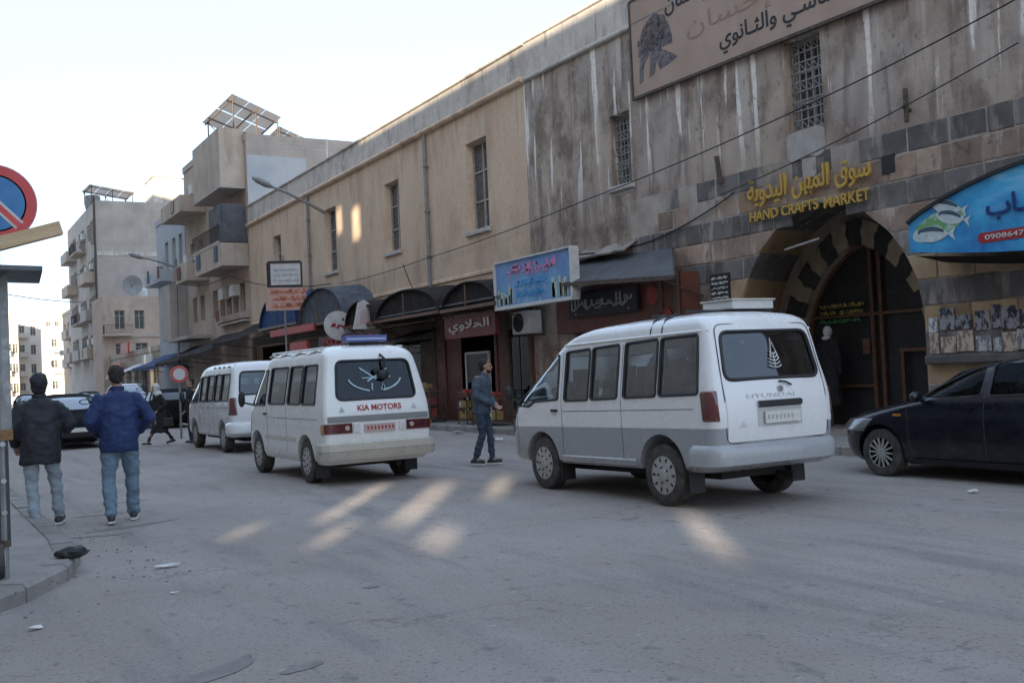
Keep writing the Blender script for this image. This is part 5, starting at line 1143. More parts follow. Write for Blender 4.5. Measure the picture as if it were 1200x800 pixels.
def wheel(parent, x, y, r, w_, side, style, prism=0, rimm=None):
    """side -1: the left of the vehicle"""
    t = obj('wheel', MB().lathe([(r*.62, -w_/2), (r*.9, -w_/2), (r*.985, -w_*.4), (r, -w_*.25), (r, w_*.25), (r*.985, w_*.4), (r*.9, w_/2), (r*.68, w_/2-.006), (r*.66, w_*.2), (r*.66, -w_*.2), (r*.62, -w_/2)], (0, 0, 0), 'x', 36, False), m_tyre, parent, smooth=True, loc=(x, y, r))
    o_ = side*w_/2; rr = r*.69
    obj('wheel_disc', MB().lathe([(rr, o_*.55), (0, o_*.55)] if True else [], (0, 0, 0), 'x', 30), m_rimdark, t)
    m = MB(); m.lathe([(rr*1.0, o_*.96), (rr*.95, o_*1.0), (rr*.9, o_*.97), (rr*.88, o_*.8), (rr*1.0, o_*.6)], (0, 0, 0), 'x', 36, False)
    if style == 'steel':
        m.lathe([(rr*.93, o_*.90), (rr*.86, o_*.955), (rr*.5, o_*.99), (rr*.46, o_*1.02), (rr*.3, o_*1.0), (rr*.26, o_*1.08), (rr*.2, o_*1.1), (0, o_*1.1)], (0, 0, 0), 'x', 30)
        sl = MB()
        for k in range(10):
            a = 2*math.pi*k/10; q = [(o_*.965+side*.0, rr*(.71+.12*math.cos(u))*math.cos(a)-rr*.06*math.sin(u)*math.sin(a), rr*(.71+.12*math.cos(u))*math.sin(a)+rr*.06*math.sin(u)*math.cos(a)) for u in [j*math.pi/5 for j in range(10)]]
            sl.poly(q, (side*.003, 0, 0))
        for k in range(5):
            a = 2*math.pi*k/5; sl.lathe([(.011, o_*1.03), (.011, o_*1.03+side*.012)], (0, rr*.37*math.cos(a), rr*.37*math.sin(a)), 'x', 6)
        o2 = obj('rim_slots', sl, m_rimdark, t); o2['kind'] = 'stuff'
    else:
        m.lathe([(rr*.17, o_*.5), (rr*.17, o_*.95), (0, o_*.97)], (0, 0, 0), 'x', 16)
        for k in range(14):
            a = 2*math.pi*k/14; m.bar((o_*.9, rr*.12*math.cos(a), rr*.12*math.sin(a)), (o_*.95, rr*.9*math.cos(a+.05), rr*.9*math.sin(a+.05)), .02, rr*.11, (1, 0, 0))
    obj('rim', m, rimm or m_rim, t); return t
def cutter(mb): return obj('cutter', mb, m_black)
def vehicle(name, label, cat, loc, rz, B, wheels, r_w, sidewins, rearwin, frontwin, m_body, floor=.3, seams=(), interior=True, glass_s=None, glass_r=None, wheelw=.19, style='steel', archr=None, rz_in=None, gasket=.016, cab=None):
    t = thing(name, label, cat, loc, rz); ztop = B.zs[-1]
    body = obj('body', B.shell(), m_body, t); cut = []
    zi0, zi1 = cab or (.85, ztop-.05)
    body.parent = None
    sh = cutter(B.shell(inset=.06, z0=zi0, z1=zi1)); cut.append(sh)
    for poly in sidewins: cut.append(cutter(MB().poly([(-1.3, y, z) for y, z in roundpoly(poly, .04)], (2.6, 0, 0))))
    if rearwin: cut.append(cutter(MB().poly([(x, -.6, z) for x, z in roundpoly(rearwin, .1)], (0, 1.5, 0))))
    if frontwin: cut.append(cutter(MB().poly([(x, frontwin[1], z) for x, z in roundpoly(frontwin[0], .1)], (0, 3, 0))))
    ar = archr or r_w*1.18
    for y in wheels:
        for sx in (-1, 1):
            n = 28; cut.append(cutter(MB().poly([(sx*.5, y+ar*math.cos(2*math.pi*k/n), r_w*1.02+ar*math.sin(2*math.pi*k/n)) for k in range(n)], (sx*.7, 0, 0))))
            c2 = cutter(MB().box(min(sx*.5, sx*1.2), max(sx*.5, sx*1.2), y-ar*.99, y+ar*.99, -.2, r_w*1.02)); cut.append(c2)
    boolean(body, cut); body.parent = t
    gs = glass_s or g_clear
    for poly in sidewins:
        rp = roundpoly(poly, .04)
        for sx in (-1, 1):
            wdw = obj('side_window', patch(rp, lambda y, z: (sx*(B.side(y, z)-.012), y, z)), gs, t, smooth=True)
            g = MB(); g.tube([(sx*(B.side(y, z)+.001), y, z) for y, z in rp]+[(sx*(B.side(*rp[0])+.001), *rp[0])], gasket, 6, False); obj('gasket', g, m_trim, wdw, smooth=True)
    if rearwin:
        rp = roundpoly(rearwin, .1); wdw = obj('rear_window', patch(rp, lambda x, z: (x, B.rear(x, z)+.012, z)), glass_r or g_dark, t, smooth=True)
        obj('gasket', MB().tube([(x, B.rear(x, z)-.001, z) for x, z in rp]+[(rp[0][0], B.rear(*rp[0])-.001, rp[0][1])], gasket*1.25, 6, False), m_trim, wdw, smooth=True)
    if frontwin:
        rp = roundpoly(frontwin[0], .1); wdw = obj('windscreen', patch(rp, lambda x, z: (x, B.front(x, z)-.012, z)), g_clear, t, smooth=True)
        obj('gasket', MB().tube([(x, B.front(x, z)+.001, z) for x, z in rp]+[(rp[0][0], B.front(*rp[0])+.001, rp[0][1])], gasket, 6, False), m_trim, wdw, smooth=True)
    for y in wheels:
        for sx in (-1, 1): wheel(t, sx*(B.side(y, .5)-wheelw/2-.015), y, r_w, wheelw, sx, style)
    for pl in seams:       # panel gaps on the left and right sides
        for sx in (-1, 1):
            g = MB(); pts = []
            for a, b in zip(pl[:-1], pl[1:]):
                for k in range(8): u = k/8; pts.append((a[0]+(b[0]-a[0])*u, a[1]+(b[1]-a[1])*u))
            pts.append(pl[-1]); g.tube([(sx*(B.side(y, z)-.001), y, z) for y, z in pts], .0045, 4, False); obj('door_seam', g, m_seam, t)
    # underside
    ya, yb = min(wheels), max(wheels)
    c = MB(); c.box(-.45, .45, ya-.5, yb+.3, floor-.06, floor+.05); c.tube([(-.7, ya, r_w), (.7, ya, r_w)], .05); c.tube([(-.7, yb, r_w), (.7, yb, r_w)], .045); c.ell((0, ya, r_w), .14, .14, .13); c.tube([(.35, ya-.75, floor-.06), (.35, ya+.9, floor-.05)], .035)
    obj('chassis', c, m_rimdark, t)
    return t
def band(B, a0, a1, prof, where='rear', n=14):
    """strip swept over the rear (or front) face and round the corners. a0/a1: extents as x on the face, beyond the half width they run along the sides (metres)."""
    rows = []
    def pt(u, z, off):
        W, yr, yf, Rr, Rf, br, bf = B.p(z); s_ = 1 if u >= 0 else -1; a = abs(u); Rc = Rr if where == 'rear' else Rf*.7; k = W-Rc; arc = math.pi/2*Rc
        face = (lambda x: B.rear(x, z)) if where == 'rear' else (lambda x: B.front(x, z)); sg = -1 if where == 'rear' else 1
        if a <= k: return (u, face(u)+sg*off, z)
        if a <= k+arc:
            th = (a-k)/Rc; x = k+Rc*math.sin(th); yy = face(min(x, W-1e-4)); return (s_*(x+off*math.sin(th)), yy+sg*off*math.cos(th), z)
        d = a-k-arc; yy = (face(W-1e-4)) + (d if where == 'rear' else -d); return (s_*(W+off), yy, z)
    us = [a0+(a1-a0)*k/n for k in range(n+1)]
    rings = []
    for u in us:
        outer = [pt(u, z, off) for z, off in prof]; inn = [pt(u, z, -.02) for z in (prof[-1][0], prof[0][0])]; rings.append(outer+inn)
    return MB().loft(rings)
def seats(t, rows, xs, z0=.55, h=1.25, w_=.46):
    for y in rows:
        for x in xs:
            s_ = MB(); s_.box(x-w_/2, x+w_/2, y-.02, y+.45, z0+.2, z0+.38); s_.loft([[(x-w_/2, y-.05, z0+.3), (x+w_/2, y-.05, z0+.3), (x+w_/2, y+.06, z0+.3), (x-w_/2, y+.06, z0+.3)], [(x-w_/2, y-.14, z0+.8), (x+w_/2, y-.14, z0+.8), (x+w_/2, y-.05, z0+.8), (x-w_/2, y-.05, z0+.8)]])
            s_.box(x-.13, x+.13, y-.16, y-.08, z0+.8, z0+.95); obj('seat', s_, m_seat, t)
    sw = MB(); sw.tube([(-.36+.18*math.cos(a), max(rows)+.62+.05*math.sin(a), 1.12+.16*math.sin(a)) for a in [k*math.pi/8 for k in range(17)]], .014, 6, False); obj('steering_wheel', sw, m_black, t)
# ---- van 1: white over silver
def hizs(a, b): return a
VZ = [.35, .37, .40, .45, .55, .65, .75, .85, .95, 1.05, 1.15, 1.25, 1.35, 1.45, 1.55, 1.65, 1.72, 1.79, 1.84, 1.88, 1.92, 1.955, 1.98, 2.0, 2.012]
T1 = [(.35, .80, .14, 4.3, .12, .4, .02, .06), (.41, .838, .04, 4.36, .13, .42, .02, .07), (.6, .845, .02, 4.38, .13, .42, .02, .07), (.85, .85, .0, 4.36, .12, .42, .02, .08), (1.05, .85, .005, 4.27, .12, .42, .02, .1),
      (1.2, .84, .03, 4.08, .12, .4, .02, .1), (1.45, .80, .085, 3.72, .12, .36, .02, .12), (1.7, .765, .14, 3.36, .10, .34, .02, .14), (1.8, .75, .165, 3.2, .10, .34, .02, .14), (1.9, .72, .20, 2.95, .12, .34, .03, .14), (1.97, .64, .28, 2.55, .2, .34, .04, .1), (2.012, .42, .50, 2.0, .2, .3, .02, .05)]
B1 = Body(T1, VZ)
sw1 = [[(2.79, 1.12), (2.79, 1.715), (2.27, 1.73), (2.27, 1.125)], [(2.215, 1.127), (2.215, 1.73), (1.68, 1.745), (1.68, 1.135)], [(1.56, 1.138), (1.56, 1.748), (.97, 1.76), (.97, 1.145)], [(.915, 1.147), (.915, 1.76), (.31, 1.765), (.27, 1.155)],
       [(3.86, 1.12), (3.45, 1.18), (3.4, 1.10), (2.93, 1.13), (2.93, 1.68), (3.2, 1.67), (3.45, 1.5)]]
sw1[4] = [(3.98, 1.06), (3.86, 1.16), (3.5, 1.52), (3.3, 1.66), (2.95, 1.69), (2.93, 1.14), (3.5, 1.12), (3.62, 1.06)]
rw1 = [(-.66, 1.28), (-.60, 1.78), (.60, 1.78), (.66, 1.28)]
fw1 = ([(-.66, 1.12), (-.56, 1.68), (.56, 1.68), (.66, 1.12)], 2.6)
seam1 = [[(2.86, .36), (2.86, 1.13), (2.86, 1.72)], [(1.61, .45), (1.61, 1.74)], [(2.84, .99), (.35, 1.0)], [(3.98, 1.0), (3.95, .55)]]
van1 = vehicle('minibus', 'white and silver minibus with a calligraphy sticker, nearest one before the arched gate', 'minibus', (7.70, 7.85, 0), 0, B1, (.93, 3.37), .335, sw1, rw1, fw1, m_vwhite_silver, seams=seam1, cab=(.88, 1.955))
obj('gutter', MB().tube([(-(B1.side(y, 1.80)+.004), y, 1.80-.0*y) for y in [.2+.1*k for k in range(30)]], .014, 6), m_vwhite, van1); obj('gutter', MB().tube([((B1.side(y, 1.80)+.004), y, 1.80) for y in [.2+.1*k for k in range(30)]], .014, 6), m_vwhite, van1)
bp = band(B1, -1.15, 1.15, [(.36, .0), (.37, .03), (.42, .055), (.54, .055), (.60, .035), (.63, .0)], n=40); obj('rear_bumper', bp, m_vsilver, van1, smooth=True)
for sx in (-1, 1):
    tl = obj('tail_light', band(B1, sx*.785, sx*.98, [(.87, .0), (.885, .016), (1.15, .016), (1.18, .0)], n=12), m_tail, van1, smooth=True); 
    obj('mudflap', MB().box(sx*.72-.1, sx*.72+.1, .5, .515, .12, .42), m_trim, van1); obj('mudflap', MB().box(sx*.72-.1, sx*.72+.1, 2.96, 2.975, .13, .4), m_trim, van1)
    m_ = MB(); m_.ell((sx*.93, 4.0, 1.24), .06, .045, .10); m_.bar((sx*.8, 3.95, 1.12), (sx*.9, 4.0, 1.18), .03); obj('wing_mirror', m_, m_trim, van1, smooth=True)
    obj('door_handle', MB().box(min(sx*.84, sx*.875), max(sx*.84, sx*.875), 2.95, 3.08, .985, 1.015), m_black, van1)
    obj('headlight', band(B1, sx*.35, sx*.85, [(.72, 0), (.74, .02), (.88, .02), (.9, 0)], 'front', 10), m_headl, van1, smooth=True)
tg = roundpoly([(-.69, .65), (-.70, 1.2), (-.70, 1.26), (.70, 1.26), (.70, 1.2), (.69, .65)], .03)
obj('tailgate', patch(tg, lambda x, z: (x, B1.rear(x, z)-.005, z), .04), m_vwhite3, van1, smooth=True)
gr = MB(); gr.grid([[(x, B1.rear(x, z)-.012-b, z) for x in [-.29+.06*k for k in range(11)]] for z, b in ((.985, 0), (1.0, .03), (1.045, .03), (1.055, 0))]); obj('tailgate_garnish', gr, m_trim, van1, smooth=True)
obj('plate_recess', patch([(-.3, .79), (.32, .79), (.32, .985), (-.3, .985)], lambda x, z: (x, B1.rear(x, z)-.008, z)), mat('shaded_white_plate_recess', (.5, .5, .49), None, rough=.4), van1)
pl = obj('number_plate', MB().box(-.22, .27, -.035, -.02, .82, .94), m_plate, van1); g_ = MB()
for k in range(7): g_.box(-.19+.055*k, -.165+.055*k, -.038, -.036, .86, .905)
obj('plate_smudge', g_, mat("faint_plate_ink", (.42, .41, .4), None), pl)
seam = MB(); rp = roundpoly([(-.71, .64), (-.71, 1.2), (-.655, 1.86), (.655, 1.86), (.71, 1.2), (.71, .64)], .1); seam.tube([(x, B1.rear(x, z)-.001, z) for x, z in rp]+[(rp[0][0], B1.rear(*rp[0])-.001, rp[0][1])], .006, 4, False); obj('tailgate_seam', seam, m_seam, van1)
obj('wiper', MB().tube([(.04, B1.rear(0, 1.22)-.02, 1.245), (.12, B1.rear(.1, 1.22)-.03, 1.235), (.2, B1.rear(.2, 1.2)-.03, 1.2)], .010, 6), m_black, van1)
onrear = lambda B, x0, z0, off=.006: (lambda tx, ty, tz: (x0+tx, B.rear(x0+tx, z0+ty)-off-tz, z0+ty))
text('maker_letters', "HYUNDAI", mat("faint_chrome", (.68, .68, .67), None, rough=.4, metal=.1),   .66, .04, onrear(B1, -.42, 1.09, .012), .004, van1)
bd = MB(); bd.lathe([(.038, 0), (.038, .006), (.028, .006), (.028, 0)], (.05, B1.rear(.1, 1.13)-.014, 1.165), 'y', 20); obj('maker_badge', bd, m_rim, van1)
lg = MB(); lg.poly([(-.56, -.001, .80), (-.5, -.001, .86), (-.44, -.001, .80)], (0, -.004, 0)); lg.v = [(x, B1.rear(x, z)-.004+y, z) for x, y, z in lg.v]; obj('sticker', lg, m_paper, van1)
# calligraphy drop on the rear glass
cg = MB()
def rg(B, x, z): return (x, B.rear(x, z)-.004, z)
for q in range(5):
    z0 = 1.42+.035*q; w_ = .085*(1-q*.13); cg.tube([rg(B1, .06+w_*math.sin(a), z0-.03*math.cos(a)) for a in [-1.5+.375*k for k in range(9)]], .007, 4)
cg.tube([rg(B1, .02, 1.5), rg(B1, .045, 1.6), rg(B1, .06, 1.7)], .006, 4); cg.tube([rg(B1, .13, 1.48), rg(B1, .09, 1.6), rg(B1, .07, 1.66)], .006, 4); cg.tube([rg(B1, .06, 1.4), rg(B1, .065, 1.55)], .006, 4); obj('calligraphy_sticker', cg, m_white, van1)
rk = MB()
for sx in (-1, 1): obj('sill_strip', MB().loft([[(sx*(B1.side(y, z)+o_), y, z) for z, o_ in ((.36, .0), (.375, .02), (.44, .02), (.455, .0))] for y in [1.38+.1*k for k in range(16)]], True), m_vsilver, van1, smooth=True)  # lighter silver strip paints in the highlight along the lower sill
for y in (.92, 1.12): rk.tube([(-.74, y, 1.80), (-.735, y, 1.86), (-.66, y+.02, 1.97), (-.5, y+.02, 2.03)], .013, 6)
for y in (.75, 1.35): rk.bar((-.55, y, 2.04), (.7, y, 2.04), .03)
obj('roof_rack', rk, m_black, van1)
o = obj('roof_box', MB().cbox(.12, .72, .5, 1.0, 2.10, 2.19, .01), m_white, loc=(7.60, 8.0, 0)); tag(o, 'pale flat crate lying on the roof rack of the nearest minibus', 'crate'); obj('lid', MB().box(.10, .74, .48, 1.02, 2.193, 2.21), m_parapet, o)
seats(van1, (.6, 1.35, 2.1, 3.0), (-.48, .1, .52))
th = R(.9); piv = Vector((0, 3.37, .3))     # the nearest minibus sits tail high on its springs
for ch in van1.children:
    if not ch.name.startswith('wheel'):
        ch.rotation_euler = (-th, 0, 0); ch.location = piv-Matrix.Rotation(-th, 3, 'X') @ piv
# ---- van 2
T2 = [(.30, .77, .14, 4.1, .08, .35, .01, .05), (.4, .81, .03, 4.14, .08, .35, .01, .05), (.7, .82, .0, 4.12, .07, .35, .01, .06), (.95, .825, .0, 4.06, .07, .35, .01, .07), (1.15, .815, .03, 3.95, .07, .35, .01, .08),
      (1.45, .77, .10, 3.7, .08, .3, .015, .1), (1.75, .715, .175, 3.45, .09, .3, .02, .1), (1.87, .685, .215, 3.3, .12, .3, .02, .1), (1.95, .63, .29, 3.1, .18, .3, .03, .1), (2.0, .52, .42, 2.8, .22, .3, .03, .1), (2.03, .3, .7, 2.4, .2, .28, .02, .05)]
B2 = Body(T2, [.30, .34, .4, .5, .6, .7, .8, .9, 1.0, 1.1, 1.2, 1.3, 1.4, 1.5, 1.6, 1.7, 1.78, 1.84, 1.88, 1.92, 1.95, 1.98, 2.0, 2.018, 2.03])
sw2 = [[(.42, 1.17), (.48, 1.74), (1.06, 1.74), (1.05, 1.17)], [(1.12, 1.17), (1.13, 1.74), (1.72, 1.74), (1.72, 1.17)], [(1.85, 1.17), (1.85, 1.74), (2.72, 1.74), (2.72, 1.17)], [(2.9, 1.15), (2.9, 1.72), (3.3, 1.7), (3.68, 1.2), (3.66, 1.14)]]
rw2 = [(-.62, 1.22), (-.56, 1.78), (.56, 1.78), (.62, 1.22)]
van2 = vehicle('minibus', 'white minibus with red maker letters on its tail and a blue roof light bar', 'minibus', (5.72, 13.85, 0), 0, B2, (.92, 3.42), .33, sw2, rw2, ([(-.64, 1.2), (-.55, 1.7), (.55, 1.7), (.64, 1.2)], 2.9), m_vwhite, glass_r=g_teal,
               seams=[[(2.8, .4), (2.8, 1.75)], [(1.79, .42), (1.79, 1.76)], [(.3, .95), (2.8, .95)], [(3.85, .5), (3.75, 1.1)]], cab=(.9, 1.96))
obj('rear_bumper', band(B2, -.98, .98, [(.36, .0), (.37, .09), (.47, .10), (.475, .075), (.49, .075), (.5, .095), (.6, .09), (.62, .0)], n=36), m_vcream, van2, smooth=True, angle=25)
obj('tail_panel', patch([(-.78, .90), (.78, .90), (.78, .99), (-.78, .99)], lambda x, z: (x, B2.rear(x, z)-.006, z)), mat("grey_trim_band", (.22, .225, .22), None, rough=.5), van2)
for sx in (-1, 1):
    tl = obj('tail_light', band(B2, sx*.42, sx*.93, [(.74, .0), (.75, .018), (.88, .018), (.89, .0)], n=14), m_tail, van2, smooth=True); obj('reflector', MB().lathe([(.035, -.03), (.035, 0)], (sx*.5, .0, .82), 'y', 14), m_tailw, tl); obj('amber_lens', band(B2, sx*.83, sx*.92, [(.76, .017), (.77, .022), (.86, .022), (.87, .017)], n=4), m_amber, tl)
    obj('white_block', MB().box(sx*.35-.05, sx*.35+.05, -.02, .01, .75, .87), m_paper, van2)
    obj('mudflap', MB().box(sx*.7-.1, sx*.7+.1, .5, .515, .1, .4), m_trim, van2)
    m_ = MB(); m_.ell((sx*.98, 3.72, 1.25), .06, .06, .14); m_.bar((sx*.8, 3.7, 1.15), (sx*.98, 3.72, 1.2), .03); obj('wing_mirror', m_, m_trim, van2, smooth=True)
    obj('door_handle', MB().box(min(sx*.815, sx*.85), max(sx*.815, sx*.85), 2.82, 2.95, .99, 1.02), m_black, van2); obj('side_band', MB().grid([[(sx*(B2.side(y, z)+.003), y, z) for y in [1.36+.1*k for k in range(17)]] for z in (.6, .66)]), m_vcream, van2)
    obj('headlight', MB().box(sx*.55-.14, sx*.55+.14, 4.0, 4.13, .74, .9), m_headl, van2)
    obj('roof_rail', MB().tube([(sx*.66, y, 1.93+.025*math.sin(k*math.pi/2)) for k, y in enumerate([.5+.18*j for j in range(15)])], .016, 6).tube([(sx*.62, y, 1.985) for y in (.5, 3.0)], .014, 6), m_vcream, van2)
pl = obj('number_plate', MB().box(-.24, .24, -.03, -.012, .75, .86), m_plate2, van2); g_ = MB(); [g_.box(-.2+.055*k, -.175+.055*k, -.033, -.031, .78, .83) for k in range(8)]; obj('plate_digits', g_, m_redtext, pl)
text('red_letters', "KIA MOTORS", m_redtext, .68, .085, onrear(B2, -.32, 1.055), .004, van2, .02)
for x in (-.56, .56):
    lg = MB().poly([(x-.045, 0, 1.05), (x, 0, 1.13), (x+.045, 0, 1.05)], (0, -.003, 0)); lg.v = [(a, B2.rear(a, c)-.004+b, c) for a, b, c in lg.v]; obj('triangle_sticker', lg, mat("faded_green_sticker", (.4, .5, .42), None) if x < 0 else mat("faded_grey_sticker", (.5, .5, .52), None), van2)
cg = MB(); m_lb = mat("pale_blue_sticker", (.5, .66, .72), (.35, .52, .6), 14, .5)
arc = lambda cx, cz, rx, rz, a0, a1, r_: cg.tube([rg(B2, cx+rx*math.cos(a0+(a1-a0)*k/12), cz+rz*math.sin(a0+(a1-a0)*k/12)) for k in range(13)], r_, 5)
arc(0, 1.56, .42, .23, math.pi*1.08, math.pi*1.42, .014); arc(0, 1.56, .42, .23, math.pi*1.58, math.pi*1.92, .014)
cg.tube([rg(B2, -.22, 1.67), rg(B2, .02, 1.5)], .012, 5); cg.tube([rg(B2, .2, 1.65), rg(B2, -.12, 1.47)], .012, 5); cg.tube([rg(B2, -.2, 1.52), rg(B2, .25, 1.53)], .008, 5); cg.tube([rg(B2, -.06, 1.34), rg(B2, -.05, 1.44)], .01, 5); cg.tube([rg(B2, .08, 1.34), rg(B2, .12, 1.45), rg(B2, .15, 1.34)], .009, 5)
obj('emblem_sticker', cg, m_lb, van2)
hg = MB(); hg.tube([(.12, B2.rear(.1, 1.84)-.02, 1.86), (.16, B2.rear(.1, 1.75)-.06, 1.80), (.14, B2.rear(.1, 1.7)-.05, 1.62)], .018, 6); hg.ell((.12, B2.rear(.1, 1.58)-.06, 1.56), .09, .05, .075); hg.ell((.02, B2.rear(.1, 1.62)-.04, 1.62), .045, .03, .05); o = obj('hanging_ornament', hg, m_black, smooth=True, loc=(5.72, 13.85, 0)); tag(o, 'black furry ornament hanging on the rear window of the red lettered minibus', 'ornament')
lb = obj('light_bar', MB().cbox(0, 0, 0, 0, 0, 0) if False else MB().box(-.3, .36, .45, .62, 2.06, 2.16), mat("blue_light_bar", (.05, .06, .22), (.08, .1, .3), 9, .25), van2); obj('light_bar_stripe', MB().box(-.28, .34, .443, .449, 2.09, 2.12), mat("pale_blue_stripe", (.35, .42, .65), None), lb)
obj('light_bar_mount', MB().box(-.2, .25, .5, .58, 2.0, 2.06), m_black, van2); seats(van2, (.6, 1.35, 2.1, 2.95), (-.45, .1, .5))
# ---- van 3
T3 = [list(r) for r in T1]
for r in T3: r[3] += .18
B3 = Body([tuple(r) for r in T3], VZ)
sw3 = [[(.3, 1.16), (.33, 1.74), (.98, 1.74), (.98, 1.15)], [(1.04, 1.15), (1.04, 1.74), (1.6, 1.74), (1.6, 1.14)], [(1.7, 1.14), (1.7, 1.73), (2.3, 1.73), (2.3, 1.13)], [(2.36, 1.13), (2.36, 1.72), (2.95, 1.71), (2.95, 1.13)], [(3.1, 1.12), (3.1, 1.69), (3.45, 1.66), (3.98, 1.15), (3.95, 1.1)]]
van3 = vehicle('minibus', 'plain white minibus with black roof hoops, farthest of the three white minibuses', 'minibus', (6.62, 22.2, 0), 0, B3, (.93, 3.62), .335, sw3, rw1, ([(-.66, 1.12), (-.56, 1.68), (.56, 1.68), (.66, 1.12)], 2.7), m_vwhite3, seams=[[(3.02, .36), (3.02, 1.72)], [(1.65, .45), (1.65, 1.74)], [(3.0, .99), (.35, 1.0)]], cab=(.88, 1.955))
obj('rear_bumper', band(B3, -1.1, 1.1, [(.36, .01), (.38, .05), (.45, .08), (.6, .08), (.66, .05), (.69, .0)], n=36), m_vwhite3, van3, smooth=True)
for sx in (-1, 1):
    obj('tail_light', band(B3, sx*.735, sx*1.0, [(.84, .0), (.86, .018), (1.18, .016), (1.22, .0)], n=10), m_tail, van3, smooth=True)
    m_ = MB(); m_.ell((sx*1.0, 4.15, 1.25), .06, .06, .14); m_.bar((sx*.8, 4.1, 1.15), (sx*1.0, 4.15, 1.22), .03); obj('wing_mirror', m_, m_trim, van3, smooth=True)
    hp = MB()
    for k in range(4): hp.tube([(sx*(.74-.02*abs(math.cos(a))), .55+.42*k+.14*math.cos(a), 1.86+.05*math.sin(a)) for a in [j*math.pi/6 for j in range(13)]], .012, 5, False)
    hp.tube([(sx*.66, .3, 1.93), (sx*.66, 2.4, 1.93)], .014, 6); obj('roof_hoops', hp, m_black, van3)
obj('number_plate', MB().box(-.24, .25, -.035, -.02, .8, .92), m_plate, van3); seats(van3, (.6, 1.35, 2.2, 3.1), (-.48, .1, .52))
# ---- cars
CZ = [.17, .2, .25, .32, .4, .5, .58, .64, .69, .73, .76, .79, .82, .85, .88, .91, .94, .97, 1.0, 1.04, 1.09, 1.15, 1.21, 1.27, 1.32, 1.36, 1.39, 1.415, 1.435, 1.45]
TC = [(.17, .74, .18, 4.1, .2, .45, .03, .1), (.25, .81, .06, 4.24, .2, .5, .03, .12), (.45, .85, .0, 4.30, .2, .5, .03, .14), (.6, .855, .0, 4.28, .2, .5, .03, .15), (.7, .855, .01, 4.18, .2, .5, .03, .15), (.79, .85, .02, 3.95, .2, .5, .03, .15), (.88, .84, .04, 3.5, .2, .45, .03, .12), (.95, .825, .07, 3.12, .2, .4, .03, .1),
      (1.0, .805, .12, 2.98, .2, .36, .03, .1), (1.15, .74, .32, 2.66, .2, .3, .03, .1), (1.3, .67, .55, 2.3, .2, .28, .03, .1), (1.38, .62, .75, 2.0, .2, .26, .03, .1), (1.42, .54, .95, 1.8, .2, .25, .02, .08), (1.45, .35, 1.2, 1.55, .15, .15, .01, .04)]
BC = Body(TC, CZ)
def car(label, loc, rz, m_, name='parked_car'):
    sw = [[(2.87, .975), (2.5, 1.25), (2.1, 1.36), (2.0, 1.36), (2.0, 1.0)], [(1.9, 1.0), (1.9, 1.365), (1.35, 1.36), (1.1, 1.02)], [(1.02, 1.02), (1.25, 1.34), (1.0, 1.3), (.62, 1.08)]]
    t = vehicle(name, label, 'car', loc, rz, BC, (.82, 3.42), .30, sw, [(-.62, 1.04), (-.52, 1.32), (.52, 1.32), (.62, 1.04)], ([(-.66, 1.02), (-.52, 1.35), (.52, 1.35), (.66, 1.02)], 1.9), m_, glass_s=glass("blue_tinted_car_glass", (.2, .3, .34), .0, .03, 1.22), floor=.24, style='alloy', wheelw=.19,
                seams=[[(1.95, .26), (1.95, 1.0)], [(3.0, .9), (2.98, .4), (2.9, .26)], [(1.02, 1.0), (1.05, .75), (1.2, .4)], [(3.9, .79), (3.3, .87), (2.95, .94)]], archr=.35, gasket=.012, cab=(.75, 1.415))
    for sx in (-1, 1):
        obj('headlight', band(BC, sx*.4, sx*1.05, [(.56, 0), (.58, .015), (.70, .01), (.72, 0)], 'front', 14), m_headl, t, smooth=True)
        obj('tail_light', band(BC, sx*.5, sx*.98, [(.7, 0), (.72, .015), (.88, .015), (.9, 0)], 'rear', 10), m_tail, t, smooth=True)
        mm = MB(); mm.ell((sx*.93, 2.78, 1.0), .1, .055, .07); mm.bar((sx*.8, 2.8, .96), (sx*.93, 2.78, .97), .04); obj('wing_mirror', mm, m_, t, smooth=True)
        for y in (2.1, 1.15): obj('door_handle', MB().box(min(sx*.85, sx*.875), max(sx*.85, sx*.875), y, y+.16, .83, .86), m_, t)
        obj('indicator', MB().box(min(sx*.845, sx*.865), max(sx*.845, sx*.865), 3.08, 3.19, .76, .79), m_amber, t)
        obj('sill_strip', MB().grid([[(sx*(BC.side(y, z)+.012), y, z) for y in [1.25+.1*k for k in range(18)]] for z in (.2, .25)]), m_trim, t)
    obj('front_bumper_grille', band(BC, -.45, .45, [(.3, .0), (.32, .012), (.42, .012), (.44, 0)], 'front', 10), m_black, t, smooth=True)
    obj('number_plate', MB().box(-.25, .25, 4.29, 4.31, .45, .56), m_plate, t); seats(t, (1.0, 1.85), (-.36, .36), .12)
    return t
car1 = car('dusty navy blue car parked by the pavement at the right edge', (11.22, 5.45, 0), 0, m_navy)
c2 = car('black car driving towards the camera between the two walking men', (3.55, 33.2, 0), R(180), m_blackcar, 'moving_car')
c3 = dup(c2, (8.1, 38.6, 0), R(2), 'black car parked behind the woman in the white scarf'); c3.name = 'parked_car.001'
c4 = car('grey green people carrier coming down the street behind the blue jacket', (8.3, 52, 0), R(180), m_greycar, 'moving_car'); c4.scale = (1.05, 1.0, 1.22)
for i, (x, y, lb) in enumerate([(2.2, 62, 'distant dark car left of the man in the black jacket'), (10.9, 66, 'distant dark car before the low shop row'), (6.2, 78, 'smallest dark car far down the middle of the street'), (10.8, 84, 'distant dark car parked below the tall grey block')]):
    c = dup(c2, (x, y, 0), R(180), lb, None); c['label'] = lb

